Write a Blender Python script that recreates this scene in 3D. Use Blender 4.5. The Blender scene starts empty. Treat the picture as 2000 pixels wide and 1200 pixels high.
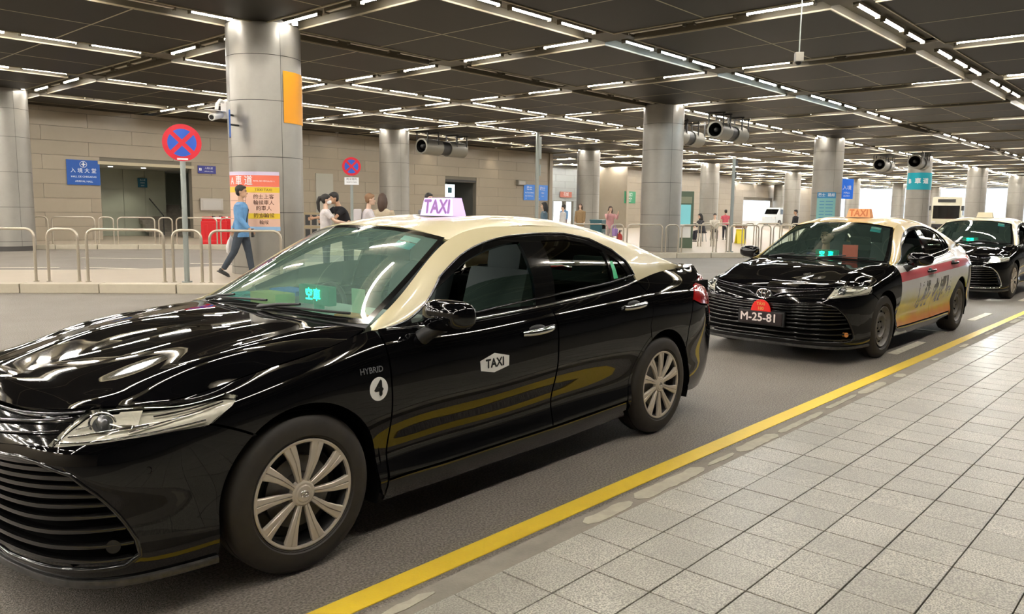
import bpy, bmesh, math, random
import numpy as np
from mathutils import Vector, Matrix, geometry
random.seed(7)
scene = bpy.context.scene
COL = scene.collection
PI = math.pi

# ---------------------------------------------------------------- camera, world, exposure
def setup_camera():
    yaw, pitch, roll, f, h = 0.73561376, -0.12281811, 0.01273808, 1543.05, 1.4985
    cy, sy, cp, sp = math.cos(yaw), math.sin(yaw), math.cos(pitch), math.sin(pitch)
    fw = Vector((cy*cp, sy*cp, sp)); r = Vector((sy, -cy, 0)); u = r.cross(fw)
    c, s = math.cos(roll), math.sin(roll)
    r2 = r*c+u*s; u2 = -r*s+u*c
    cam = bpy.data.cameras.new('camera'); o = bpy.data.objects.new('camera', cam); COL.objects.link(o)
    m = Matrix((r2, u2, -fw)).transposed().to_4x4(); m.translation = (0, 0, h)
    o.matrix_world = m
    cam.sensor_fit = 'HORIZONTAL'; cam.sensor_width = 36; cam.lens = 36*f/2000
    cam.clip_start = .05; cam.clip_end = 500
    scene.camera = o
setup_camera()
CAM = dict(yaw=0.73561376, pitch=-0.12281811, f=1543.05, h=1.4985)

world = bpy.data.worlds.new('sky'); scene.world = world; world.use_nodes = True
_bg = world.node_tree.nodes['Background']
_bg.inputs[0].default_value = (.80, .90, 1.0, 1); _bg.inputs[1].default_value = 1.7
scene.view_settings.view_transform = 'Standard'; scene.view_settings.look = 'None'
scene.view_settings.gamma = 1.0; scene.view_settings.use_curve_mapping = False
scene.view_settings.exposure = 0.22
LAMP = 80.0           # radiance of the fluorescent battens
SPOT = 50.0           # watts of a column downlight

# ---------------------------------------------------------------- materials
MATS = {}
def mat(name, col=(.5, .5, .5), rough=.5, metal=0., coat=0., emit=None, es=0., spec=.5, noise=None, bump=None, trans=0., var=0.):
    """principled material; noise=(scale, amount[, dark colour]) mottles the colour; bump=(scale, strength)"""
    if name in MATS: return MATS[name]
    m = bpy.data.materials.new(name); m.use_nodes = True; nt = m.node_tree; b = nt.nodes['Principled BSDF']
    c = (*col, 1)
    b.inputs['Base Color'].default_value = c; b.inputs['Roughness'].default_value = rough
    b.inputs['Metallic'].default_value = metal; b.inputs['Specular IOR Level'].default_value = spec
    b.inputs['Coat Weight'].default_value = coat; b.inputs['Coat Roughness'].default_value = .02
    if emit: b.inputs['Emission Color'].default_value = (*emit, 1); b.inputs['Emission Strength'].default_value = es
    m.diffuse_color = c
    src = None
    if noise or bump:
        tc = nt.nodes.new('ShaderNodeTexCoord')
    if noise:
        n = nt.nodes.new('ShaderNodeTexNoise'); n.inputs['Scale'].default_value = noise[0]; n.inputs['Detail'].default_value = 8
        n.inputs['Roughness'].default_value = .65
        nt.links.new(tc.outputs['Object'], n.inputs['Vector'])
        r = nt.nodes.new('ShaderNodeMapRange'); r.inputs[1].default_value = .3; r.inputs[2].default_value = .7
        r.inputs[3].default_value = 0; r.inputs[4].default_value = noise[1]
        nt.links.new(n.outputs['Fac'], r.inputs[0])
        x = nt.nodes.new('ShaderNodeMix'); x.data_type = 'RGBA'
        x.inputs[6].default_value = c; x.inputs[7].default_value = (*(noise[2] if len(noise) > 2 else [k*.35 for k in col]), 1)
        nt.links.new(r.outputs[0], x.inputs[0]); src = x.outputs[2]
    if var:
        oi = nt.nodes.new('ShaderNodeObjectInfo'); r = nt.nodes.new('ShaderNodeMapRange')
        r.inputs[3].default_value = 1-var; r.inputs[4].default_value = 1+var
        nt.links.new(oi.outputs['Random'], r.inputs[0])
        hs = nt.nodes.new('ShaderNodeHueSaturation'); nt.links.new(r.outputs[0], hs.inputs['Value'])
        if src: nt.links.new(src, hs.inputs['Color'])
        else: hs.inputs['Color'].default_value = c
        src = hs.outputs[0]
    if src: nt.links.new(src, b.inputs['Base Color'])
    if bump:
        n2 = nt.nodes.new('ShaderNodeTexNoise'); n2.inputs['Scale'].default_value = bump[0]; n2.inputs['Detail'].default_value = 6
        nt.links.new(tc.outputs['Object'], n2.inputs['Vector'])
        bp = nt.nodes.new('ShaderNodeBump'); bp.inputs['Strength'].default_value = bump[1]; bp.inputs['Distance'].default_value = .01
        nt.links.new(n2.outputs['Fac'], bp.inputs['Height']); nt.links.new(bp.outputs[0], b.inputs['Normal'])
    MATS[name] = m
    return m

def glass(name, tint, gloss=1.0, ior=1.5, haze=0., haze_col=(.5, .8, .66)):
    if name in MATS: return MATS[name]
    m = bpy.data.materials.new(name); m.use_nodes = True; nt = m.node_tree; nt.nodes.clear()
    o = nt.nodes.new('ShaderNodeOutputMaterial'); t = nt.nodes.new('ShaderNodeBsdfTransparent'); g = nt.nodes.new('ShaderNodeBsdfGlossy')
    fr = nt.nodes.new('ShaderNodeFresnel'); fr.inputs[0].default_value = ior
    mx = nt.nodes.new('ShaderNodeMixShader'); ml = nt.nodes.new('ShaderNodeMath'); ml.operation = 'MULTIPLY'; ml.inputs[1].default_value = gloss
    ml.use_clamp = True
    t.inputs[0].default_value = (*tint, 1); g.inputs['Roughness'].default_value = .01
    nt.links.new(fr.outputs[0], ml.inputs[0]); nt.links.new(ml.outputs[0], mx.inputs[0])
    tr = t.outputs[0]
    if haze:                                            # diffuse colour mixed in to brighten the pane, a painted haze
        df = nt.nodes.new('ShaderNodeBsdfDiffuse'); df.inputs[0].default_value = (*haze_col, 1); fm = nt.nodes.new('ShaderNodeMixShader'); fm.inputs[0].default_value = haze
        nt.links.new(t.outputs[0], fm.inputs[1]); nt.links.new(df.outputs[0], fm.inputs[2]); tr = fm.outputs[0]
    nt.links.new(tr, mx.inputs[1]); nt.links.new(g.outputs[0], mx.inputs[2]); nt.links.new(mx.outputs[0], o.inputs[0])
    MATS[name] = m
    return m

# ---------------------------------------------------------------- object helpers
def link(name, data, m=None, parent=None, loc=None, rot=None):
    o = bpy.data.objects.new(name, data); COL.objects.link(o)
    if parent: o.parent = parent
    if loc is not None: o.location = loc
    if rot is not None: o.rotation_euler = rot
    if m is not None and hasattr(data, 'materials'):
        if not data.materials: data.materials.append(m)
        elif data.materials[0] != m:
            o.material_slots[0].link = 'OBJECT'; o.material_slots[0].material = m
    return o

def tag(o, label=None, cat=None, group=None, kind=None):
    if label: o['label'] = label
    if cat: o['category'] = cat
    if group: o['group'] = group
    if kind: o['kind'] = kind
    return o

def thing(name, label, cat, loc=(0, 0, 0), rz=0, group=None):
    o = bpy.data.objects.new(name, None); COL.objects.link(o); o.empty_display_size = .1
    o.location = loc; o.rotation_euler = (0, 0, rz)
    return tag(o, label, cat, group)

def copy_tree(o, parent=None, swap=None):
    c = o.copy(); COL.objects.link(c)
    if parent: c.parent = parent
    if swap and c.type == 'MESH': swap(c)
    for ch in o.children: copy_tree(ch, c, swap)
    return c

class MB:
    """collects simple solids in one bmesh"""
    def __init__(s): s.bm = bmesh.new()
    def box(s, cx, cy, cz, sx, sy, sz, rz=0, m=None):
        r = bmesh.ops.create_cube(s.bm, size=1)['verts']
        M = Matrix.Translation((cx, cy, cz)) @ Matrix.Rotation(rz, 4, 'Z') @ Matrix.Diagonal((sx, sy, sz, 1))
        if m is not None: M = m @ M
        bmesh.ops.transform(s.bm, matrix=M, verts=r); return s
    def cyl(s, p, q, r1, r2=None, n=16, cap=True):
        p, q = Vector(p), Vector(q); r2 = r1 if r2 is None else r2
        d = q-p
        v = bmesh.ops.create_cone(s.bm, cap_ends=cap, segments=n, radius1=r1, radius2=r2, depth=d.length)['verts']
        M = Matrix.Translation((p+q)/2) @ d.to_track_quat('Z', 'Y').to_matrix().to_4x4()
        bmesh.ops.transform(s.bm, matrix=M, verts=v); return s
    def ball(s, c, r, sc=(1, 1, 1), n=12, m=None):
        v = bmesh.ops.create_uvsphere(s.bm, u_segments=n*2, v_segments=n, radius=r)['verts']
        M = Matrix.Translation(c) @ Matrix.Diagonal((*sc, 1))
        if m is not None: M = Matrix.Translation(c) @ m @ Matrix.Diagonal((*sc, 1))
        bmesh.ops.transform(s.bm, matrix=M, verts=v); return s
    def tube(s, pts, r, n=10, closed=False):
        pts = [Vector(p) for p in pts]; N = len(pts); rings = []
        up = Vector((0, 0, 1)); prev = None
        for i, p in enumerate(pts):
            a = pts[i-1] if (i or closed) else p; b = pts[(i+1) % N] if (i < N-1 or closed) else p
            t = (b-a).normalized()
            x = prev-t*prev.dot(t) if prev is not None else (up.cross(t) if abs(t.z) < .95 else Vector((1, 0, 0)).cross(t))
            if x.length < 1e-6: x = t.orthogonal()
            x.normalize(); y = t.cross(x); prev = x
            rr = r[i] if isinstance(r, (list, tuple)) else r
            rings.append([s.bm.verts.new(p+x*math.cos(2*PI*k/n)*rr+y*math.sin(2*PI*k/n)*rr) for k in range(n)])
        for i in range(N if closed else N-1):
            A, B = rings[i], rings[(i+1) % N]
            for k in range(n): s.bm.faces.new((A[k], A[(k+1) % n], B[(k+1) % n], B[k]))
        if not closed:
            s.bm.faces.new(rings[0][::-1]); s.bm.faces.new(rings[-1])
        return s
    def lathe(s, prof, axis='Z', c=(0, 0, 0), n=32, close=False):
        rings = []
        for r, h in prof:
            ring = []
            for k in range(n):
                a = 2*PI*k/n; x, y = r*math.cos(a), r*math.sin(a)
                p = (x, y, h) if axis == 'Z' else ((x, h, y) if axis == 'Y' else (h, x, y))
                ring.append(s.bm.verts.new(Vector(p)+Vector(c)))
            rings.append(ring)
        m = len(rings)
        for i in range(m if close else m-1):
            A, B = rings[i], rings[(i+1) % m]
            for k in range(n): s.bm.faces.new((A[k], A[(k+1) % n], B[(k+1) % n], B[k]))
        return s
    def prism(s, poly, z0, z1):
        a = [s.bm.verts.new((x, y, z0)) for x, y in poly]; b = [s.bm.verts.new((x, y, z1)) for x, y in poly]
        n = len(poly)
        s.bm.faces.new(a[::-1]); s.bm.faces.new(b)
        for i in range(n): s.bm.faces.new((a[i], a[(i+1) % n], b[(i+1) % n], b[i]))
        return s
    def xform(s, M): bmesh.ops.transform(s.bm, matrix=M, verts=s.bm.verts[:]); return s
    def mesh(s, name, smooth=None, bevel=0):
        if bevel:
            e = [x for x in s.bm.edges if len(x.link_faces) == 2 and x.calc_face_angle(0) > .6]
            bmesh.ops.bevel(s.bm, geom=e, offset=bevel, segments=2, profile=.7, affect='EDGES', clamp_overlap=True)
        bmesh.ops.recalc_face_normals(s.bm, faces=s.bm.faces[:])
        me = bpy.data.meshes.new(name); s.bm.to_mesh(me); s.bm.free()
        if smooth is not None: smooth_by_angle(me, smooth)
        return me
    def obj(s, name, m, parent=None, loc=None, rot=None, smooth=None, bevel=0):
        return link(name, s.mesh(name, smooth, bevel), m, parent, loc, rot)

def smooth_by_angle(me, deg=35):
    me.polygons.foreach_set('use_smooth', [True]*len(me.polygons))
    me.set_sharp_from_angle(angle=math.radians(deg))

def text_mesh(s, size=1.0, extrude=0.0, bold=0.0, align='CENTER'):
    """lettering as a flat mesh: outlines from the font, filled by the even-odd rule"""
    cu = bpy.data.curves.new('txt', 'FONT'); cu.body = s; cu.size = 1.0; cu.fill_mode = 'NONE'
    cu.align_x = align; cu.align_y = 'CENTER'; cu.resolution_u = 3
    o = bpy.data.objects.new('txt', cu); COL.objects.link(o)
    dg = bpy.context.evaluated_depsgraph_get()
    me = bpy.data.meshes.new_from_object(o.evaluated_get(dg))
    V = [v.co.to_2d() for v in me.vertices]; E = [tuple(e.vertices) for e in me.edges]
    bpy.data.objects.remove(o); bpy.data.curves.remove(cu); bpy.data.meshes.remove(me)
    out = bpy.data.meshes.new('lettering')
    if not V: return out
    vo, eo, fo, _, _, _ = geometry.delaunay_2d_cdt(V, E, [], 0, 1e-5)
    P = np.array([tuple(v) for v in vo]); F = np.array([f for f in fo if len(f) == 3]); c = P[F].mean(1)
    a = np.array([tuple(V[e[0]]) for e in E]); b = np.array([tuple(V[e[1]]) for e in E]); r = np.zeros(len(c), bool)
    for (x1, y1), (x2, y2) in zip(a, b):
        if y1 == y2: continue
        r ^= ((y1 > c[:, 1]) != (y2 > c[:, 1])) & (c[:, 0] < (x2-x1)*(c[:, 1]-y1)/(y2-y1)+x1)
    F = F[r]; t = P[F]; ar = (t[:, 1, 0]-t[:, 0, 0])*(t[:, 2, 1]-t[:, 0, 1])-(t[:, 2, 0]-t[:, 0, 0])*(t[:, 1, 1]-t[:, 0, 1])
    F[ar < 0] = F[ar < 0][:, ::-1]
    V2, F2, k = [], [], len(P)                       # bold: the same strokes laid again a little to each side
    for q, (dx, dy) in enumerate(((0, 0), (bold, 0), (-bold, 0), (0, bold), (0, -bold))[:5 if bold else 1]):
        V2 += [(x*size+dx, y*size+dy, q*.00012) for x, y in P]; F2 += (F+k*q).tolist()
    out.from_pydata(V2, [], F2); out.update()
    return out

def lettering(s, size, m, parent, loc, rot, extrude=.002, bold=0., name='lettering', align='CENTER'):
    return link(name, text_mesh(s, size, extrude, bold, align), m, parent, loc, rot)
# ---------------------------------------------------------------- smooth surfaces for the saloon car body
def spline_basis(t, x):
    """rows: value at x of the cardinal natural cubic splines on knots t"""
    t = np.asarray(t, float); x = np.atleast_1d(np.asarray(x, float)); n = len(t)
    h = np.diff(t)
    A = np.zeros((n, n)); B = np.zeros((n, n)); A[0, 0] = A[-1, -1] = 1
    for i in range(1, n - 1):
        A[i, i-1] = h[i-1]; A[i, i] = 2*(h[i-1]+h[i]); A[i, i+1] = h[i]
        B[i, i-1] = 6/h[i-1]; B[i, i] = -6/h[i-1]-6/h[i]; B[i, i+1] = 6/h[i]
    M2 = np.linalg.solve(A, B)
    k = np.clip(np.searchsorted(t, x) - 1, 0, n - 2)
    a = (t[k+1]-x)/h[k]; b = (x-t[k])/h[k]
    W = np.zeros((len(x), n)); r = np.arange(len(x))
    W[r, k] += a; W[r, k+1] += b
    W += ((a**3-a)*h[k]**2/6)[:, None]*M2[k] + ((b**3-b)*h[k]**2/6)[:, None]*M2[k+1]
    return W

def spl(t, v, x):
    return spline_basis(t, x) @ np.asarray(v, float)

class Net:
    """smooth sheet through a grid of points: net[i, j] at (tu[i], tv[j])"""
    def __init__(s, net, tu, tv):
        s.net = np.asarray(net, float); s.tu = np.asarray(tu, float); s.tv = np.asarray(tv, float)
        s.table = None
    def at(s, u, v):
        return np.einsum('ki,kj,ijc->kc', spline_basis(s.tu, u), spline_basis(s.tv, v), s.net)
    def normal(s, u, v):
        u = np.asarray(u, float); v = np.asarray(v, float)
        eu = 1e-3*(s.tu[-1]-s.tu[0]); ev = 1e-3*(s.tv[-1]-s.tv[0])
        ua, ub = np.clip(u-eu, s.tu[0], s.tu[-1]), np.clip(u+eu, s.tu[0], s.tu[-1])
        va, vb = np.clip(v-ev, s.tv[0], s.tv[-1]), np.clip(v+ev, s.tv[0], s.tv[-1])
        n = np.cross(s.at(ub, v)-s.at(ua, v), s.at(u, vb)-s.at(u, va))
        return n/np.maximum(np.linalg.norm(n, axis=1), 1e-12)[:, None]
    def invert(s, pts, ax=(0, 2), urange=None):
        """(u, v) of the points whose coordinates ax equal pts"""
        u0, u1 = urange or (s.tu[0], s.tu[-1])
        gu, gv = np.meshgrid(np.linspace(u0, u1, 240), np.linspace(s.tv[0], s.tv[-1], 60), indexing='ij')
        gu = gu.ravel(); gv = gv.ravel(); T = s.at(gu, gv)[:, list(ax)]
        pts = np.asarray(pts, float)
        k = np.array([np.argmin(((T-p)**2).sum(1)) for p in pts]); u = gu[k].copy(); v = gv[k].copy()
        for _ in range(12):
            P = s.at(u, v)[:, list(ax)]; e = 1e-4
            Ju = (s.at(u+e, v)[:, list(ax)]-P)/e; Jv = (s.at(u, v+e)[:, list(ax)]-P)/e
            d = pts-P; det = Ju[:, 0]*Jv[:, 1]-Ju[:, 1]*Jv[:, 0]; det = np.where(abs(det) < 1e-7, 1e-7, det)
            du = (d[:, 0]*Jv[:, 1]-d[:, 1]*Jv[:, 0])/det; dv = (Ju[:, 0]*d[:, 1]-Ju[:, 1]*d[:, 0])/det
            u = np.clip(u+np.clip(du, -.2, .2), u0, u1); v = np.clip(v+np.clip(dv, -.3, .3), s.tv[0], s.tv[-1])
        return np.stack([u, v], 1)

def plan_columns():
    side = [(.17, .07), (.26, .03), (.38, .055), (.58, .010), (.74, .0), (.86, .02)]
    C = [
     ((-.960, .00), [(.165,.06),(.22,.02),(.36,.01),(.52,.0),(.615,.015),(.69,.05),(.745,.10)]),
     ((-.950, .28), [(.165,.06),(.22,.02),(.36,.01),(.52,.0),(.62,.015),(.695,.05),(.75,.105)]),
     ((-.915, .50), [(.165,.06),(.22,.02),(.36,.01),(.53,.0),(.635,.015),(.71,.055),(.76,.115)]),
     ((-.850, .67), [(.165,.05),(.22,.015),(.37,.01),(.54,.0),(.65,.015),(.725,.06),(.775,.125)]),
     ((-.735, .79), [(.165,.04),(.22,.01),(.38,.01),(.54,.0),(.66,.015),(.74,.06),(.785,.125)]),
     ((-.560, .865),[(.165,.03),(.23,.01),(.38,.01),(.54,.0),(.68,.012),(.75,.05),(.785,.12)]),
     ((-.380, .895),[(.165,.03),(.24,.0),(.38,.0),(.55,.0),(.70,.006),(.77,.045),(.795,.14)]),
     ((-.150, .907),[(.165,.04),(.24,.0),(.38,.0),(.56,.0),(.72,.003),(.80,.035),(.845,.12)]),
     ((.110, .913), [(.165,.05),(.24,.0),(.38,.0),(.57,.0),(.73,.0),(.83,.025),(.89,.11)]),
     ((.420, .918), [(.17,.07),(.26,.025),(.38,.04),(.57,.006),(.73,.0),(.86,.025),(.955,.115)]),
     ((.750, .920), side+[(.945,.092)]),
     ((1.15, .920), side+[(.945,.090)]),
     ((1.65, .920), [(.17,.07),(.26,.03),(.39,.055),(.60,.010),(.76,.0),(.88,.02),(.965,.09)]),
     ((2.10, .919), [(.175,.07),(.265,.028),(.395,.05),(.61,.008),(.77,.0),(.89,.02),(.988,.095)]),
     ((2.45, .918), [(.18,.07),(.27,.02),(.40,.03),(.62,.004),(.78,.0),(.905,.02),(1.015,.11)]),
     ((2.75, .916), [(.19,.05),(.28,.0),(.42,.0),(.64,.0),(.80,.0),(.925,.028),(1.055,.14)]),
     ((3.05, .908), [(.20,.05),(.28,.0),(.42,.0),(.64,.0),(.80,.003),(.935,.040),(1.080,.18)]),
     ((3.30, .893), [(.20,.05),(.28,.01),(.42,.01),(.64,.0),(.80,.008),(.94,.048),(1.085,.20)]),
     ((3.52, .860), [(.21,.05),(.29,.02),(.43,.01),(.64,.0),(.80,.010),(.945,.05),(1.085,.195)]),
     ((3.715, .785),[(.22,.06),(.30,.03),(.45,.005),(.64,.0),(.80,.015),(.95,.045),(1.088,.15)]),
     ((3.845, .64), [(.22,.07),(.30,.03),(.45,.005),(.64,.0),(.80,.025),(.96,.05),(1.09,.11)]),
     ((3.905, .35), [(.22,.08),(.30,.03),(.45,.0),(.64,.005),(.80,.04),(.97,.05),(1.093,.09)]),
     ((3.920, .00), [(.22,.08),(.30,.03),(.45,.0),(.64,.005),(.80,.045),(.97,.05),(1.095,.085)]),
    ]
    return C

def build_nets():
    C = plan_columns()
    xy = np.array([c[0] for c in C]); m = xy[1]*[1, -1]; e = xy[-2]*[1, -1]
    ext = np.vstack([m, xy, e])
    tan = ext[2:]-ext[:-2]; tan /= np.linalg.norm(tan, axis=1)[:, None]
    nin = np.stack([tan[:, 1], -tan[:, 0]], 1)            # inward
    nin[0] = (1, 0); nin[-1] = (-1, 0)
    tu = np.concatenate([[0], np.cumsum(np.linalg.norm(np.diff(xy, axis=0), axis=1))])
    net = np.zeros((len(C), 7, 3))
    for i, (p, rows) in enumerate(C):
        for j, (z, d) in enumerate(rows):
            net[i, j] = (p[0]+nin[i][0]*d, p[1]+nin[i][1]*d, z)
    tv = np.array([0, .09, .24, .46, .62, .77, 1.0])
    A = Net(net, tu, tv)
    # greenhouse side: belt line -> roof rail
    bi = list(range(9, 19))
    T = np.array([(.445,.765,.968),(.70,.705,1.105),(1.10,.592,1.335),(1.62,.566,1.404),(2.06,.564,1.396),(2.36,.573,1.368),
                  (2.62,.592,1.325),(2.90,.628,1.252),(3.14,.664,1.172),(3.36,.690,1.100)])
    Bm = net[bi, 6]
    vs = np.array([0, .25, .5, .75, 1.0])
    cn = np.zeros((len(bi), 5, 3))
    for i in range(len(bi)):
        for j, s in enumerate(vs):
            p = Bm[i]*(1-s)+T[i]*s; L = np.linalg.norm(T[i]-Bm[i])
            p = p+np.array([0, 1, .55])*(.085*L*4*s*(1-s))
            cn[i, j] = p
    Cn = Net(cn, tu[bi], vs)
    return A, Cn, T

def curve(pts, n):
    pts = np.asarray(pts, float); t = np.concatenate([[0], np.cumsum(np.linalg.norm(np.diff(pts, axis=0), axis=1))])
    return spl(t, pts, np.linspace(0, t[-1], n))

def coons(F, Rr, Ce, Ed):
    """grid [a, b]: F(b) at a=0, Rr(b) at a=1, Ce(a) at b=0, Ed(a) at b=1"""
    na, nb = len(Ce), len(F)
    a = np.linspace(0, 1, na)[:, None, None]; b = np.linspace(0, 1, nb)[None, :, None]
    return ((1-a)*F[None]+a*Rr[None] + (1-b)*Ce[:, None]+b*Ed[:, None]
            - ((1-a)*(1-b)*F[0]+(1-a)*b*F[-1]+a*(1-b)*Rr[0]+a*b*Rr[-1]))

def sheet(F, Rr, Ce, Ed, na=9, nb=7, bump=None):
    G = coons(curve(F, nb), curve(Rr, nb), curve(Ce, na), curve(Ed, na))
    if bump is not None:
        for i in range(na):
            for j in range(nb):
                G[i, j] += bump(i/(na-1), j/(nb-1))
    return Net(G, np.linspace(0, 1, na), np.linspace(0, 1, nb))

def upper_nets(A, T):
    top = A.net[:, 6]
    # hood: front edge centre -> corner above the headlamp, side edge -> cowl
    F = np.array([top[0]+(0, 0, .004), top[1]+(0, 0, .004), top[2]+(0, 0, .004), top[3]+(0, 0, .004), top[4]+(0, 0, .002), top[5]])
    Ed = np.array([top[5], top[6], top[7], top[8], (.31, .802, .935), (.415, .770, .962)])
    Rr = np.array([(.315, 0, .985), (.33, .3, .984), (.365, .6, .975), (.415, .770, .962)])
    Ce = np.array([top[0]+(0, 0, .004), (-.835, 0, .775), (-.74, 0, .812), (-.45, 0, .875), (-.1, 0, .940), (.315, 0, .985)])
    def hb(a, b):
        r = math.exp(-((b-.80)/.14)**2)*math.sin(math.pi*min(1, a*1.02))*.024       # outer ridge
        r2 = math.exp(-((b-.42)/.16)**2)*math.sin(math.pi*a)*.006
        c = 0.
        return np.array([0, 0, r+r2+c+.05*math.sin(math.pi*a)*b*(1-b)*2])
    hood = sheet(F, Rr, Ce, Ed, 15, 19, hb)
    ws = sheet([(.345, 0, .985), (.36, .35, .982), (.40, .6, .975), (.46, .735, .972)],
               [(1.03, 0, 1.398), (1.045, .3, 1.390), (1.10, .572, 1.348)],
               [(.345, 0, .985), (.68, 0, 1.215), (1.03, 0, 1.398)],
               [(.46, .735, .972), (.72, .680, 1.122), (1.10, .572, 1.348)], 9, 9,
               lambda a, b: np.array([-.012, 0, .018])*math.sin(math.pi*a)*(1-b*b))
    rail = np.array([(1.10,.590,1.337)] + [tuple(T[i]) for i in (3, 4, 5, 6)])
    roof = sheet([(1.035, 0, 1.402), (1.05, .3, 1.394), (1.10, .590, 1.337)],
                 [(2.72, 0, 1.385), (2.70, .3, 1.375), (2.62, .592, 1.325)],
                 [(1.035, 0, 1.402), (1.35, 0, 1.435), (1.75, 0, 1.447), (2.25, 0, 1.430), (2.72, 0, 1.385)],
                 rail, 11, 11, lambda a, b: np.array([0, 0, .045])*(b**3)*(1-b)*4*math.sin(math.pi*(a*.96+.02))**.5)
    rg = sheet([(2.735, 0, 1.380), (2.70, .3, 1.370), (2.63, .575, 1.322)],
               [(3.42, 0, 1.088), (3.40, .35, 1.088), (3.36, .672, 1.100)],
               [(2.735, 0, 1.380), (3.10, 0, 1.238), (3.42, 0, 1.088)],
               [(2.63, .575, 1.322), (2.92, .612, 1.243), (3.36, .672, 1.100)], 7, 7,
               lambda a, b: np.array([.0, 0, .015])*math.sin(math.pi*a)*(1-b*b))
    t = A.net
    deck = sheet([(3.42, 0, 1.086), (3.40, .35, 1.086), (3.34, .70, 1.086)],
                 [tuple(t[22, 6]), tuple(t[21, 6]), tuple(t[20, 6]), (3.66, .665, 1.088)],
                 [(3.42, 0, 1.086), (3.65, 0, 1.094), tuple(t[22, 6])],
                 [(3.34, .70, 1.086), (3.5, .68, 1.087), (3.66, .665, 1.088)], 7, 7)
    return dict(hood=hood, ws=ws, roof=roof, rg=rg, deck=deck)
# ---------------------------------------------------------------- panels cut out of the smooth sheets
def in_poly(P, poly):
    x, y = P[:, 0], P[:, 1]; r = np.zeros(len(P), bool); n = len(poly)
    for i in range(n):
        x1, y1 = poly[i]; x2, y2 = poly[(i+1) % n]
        if y1 == y2: continue
        c = ((y1 > y) != (y2 > y)) & (x < (x2-x1)*(y-y1)/(y2-y1)+x1)
        r ^= c
    return r

def seg_dist(P, poly):
    d = np.full(len(P), 1e9); n = len(poly)
    for i in range(n):
        a = poly[i]; b = poly[(i+1) % n]; ab = b-a; L = max((ab@ab), 1e-12)
        t = np.clip(((P-a)@ab)/L, 0, 1); q = a+t[:, None]*ab
        d = np.minimum(d, np.linalg.norm(P-q, axis=1))
    return d

def densify(poly, step):
    out = []; n = len(poly)
    for i in range(n):
        a = np.array(poly[i], float); b = np.array(poly[(i+1) % n], float)
        k = max(1, int(math.ceil(np.linalg.norm(b-a)/step)))
        for j in range(k): out.append(a+(b-a)*j/k)
    return np.array(out)

def inset_poly(poly, d):
    n = len(poly); area = sum(poly[i][0]*poly[(i+1) % n][1]-poly[(i+1) % n][0]*poly[i][1] for i in range(n))
    s = 1 if area > 0 else -1; out = poly.copy()
    for i in range(n):
        e1 = poly[i]-poly[i-1]; e2 = poly[(i+1) % n]-poly[i]
        nn = np.array([-(e1/max(np.linalg.norm(e1), 1e-9)+e2/max(np.linalg.norm(e2), 1e-9))[1], (e1/max(np.linalg.norm(e1), 1e-9)+e2/max(np.linalg.norm(e2), 1e-9))[0]])
        L = np.linalg.norm(nn)
        if L > 1e-6: out[i] = poly[i]+s*nn/L*d
    return out

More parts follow.
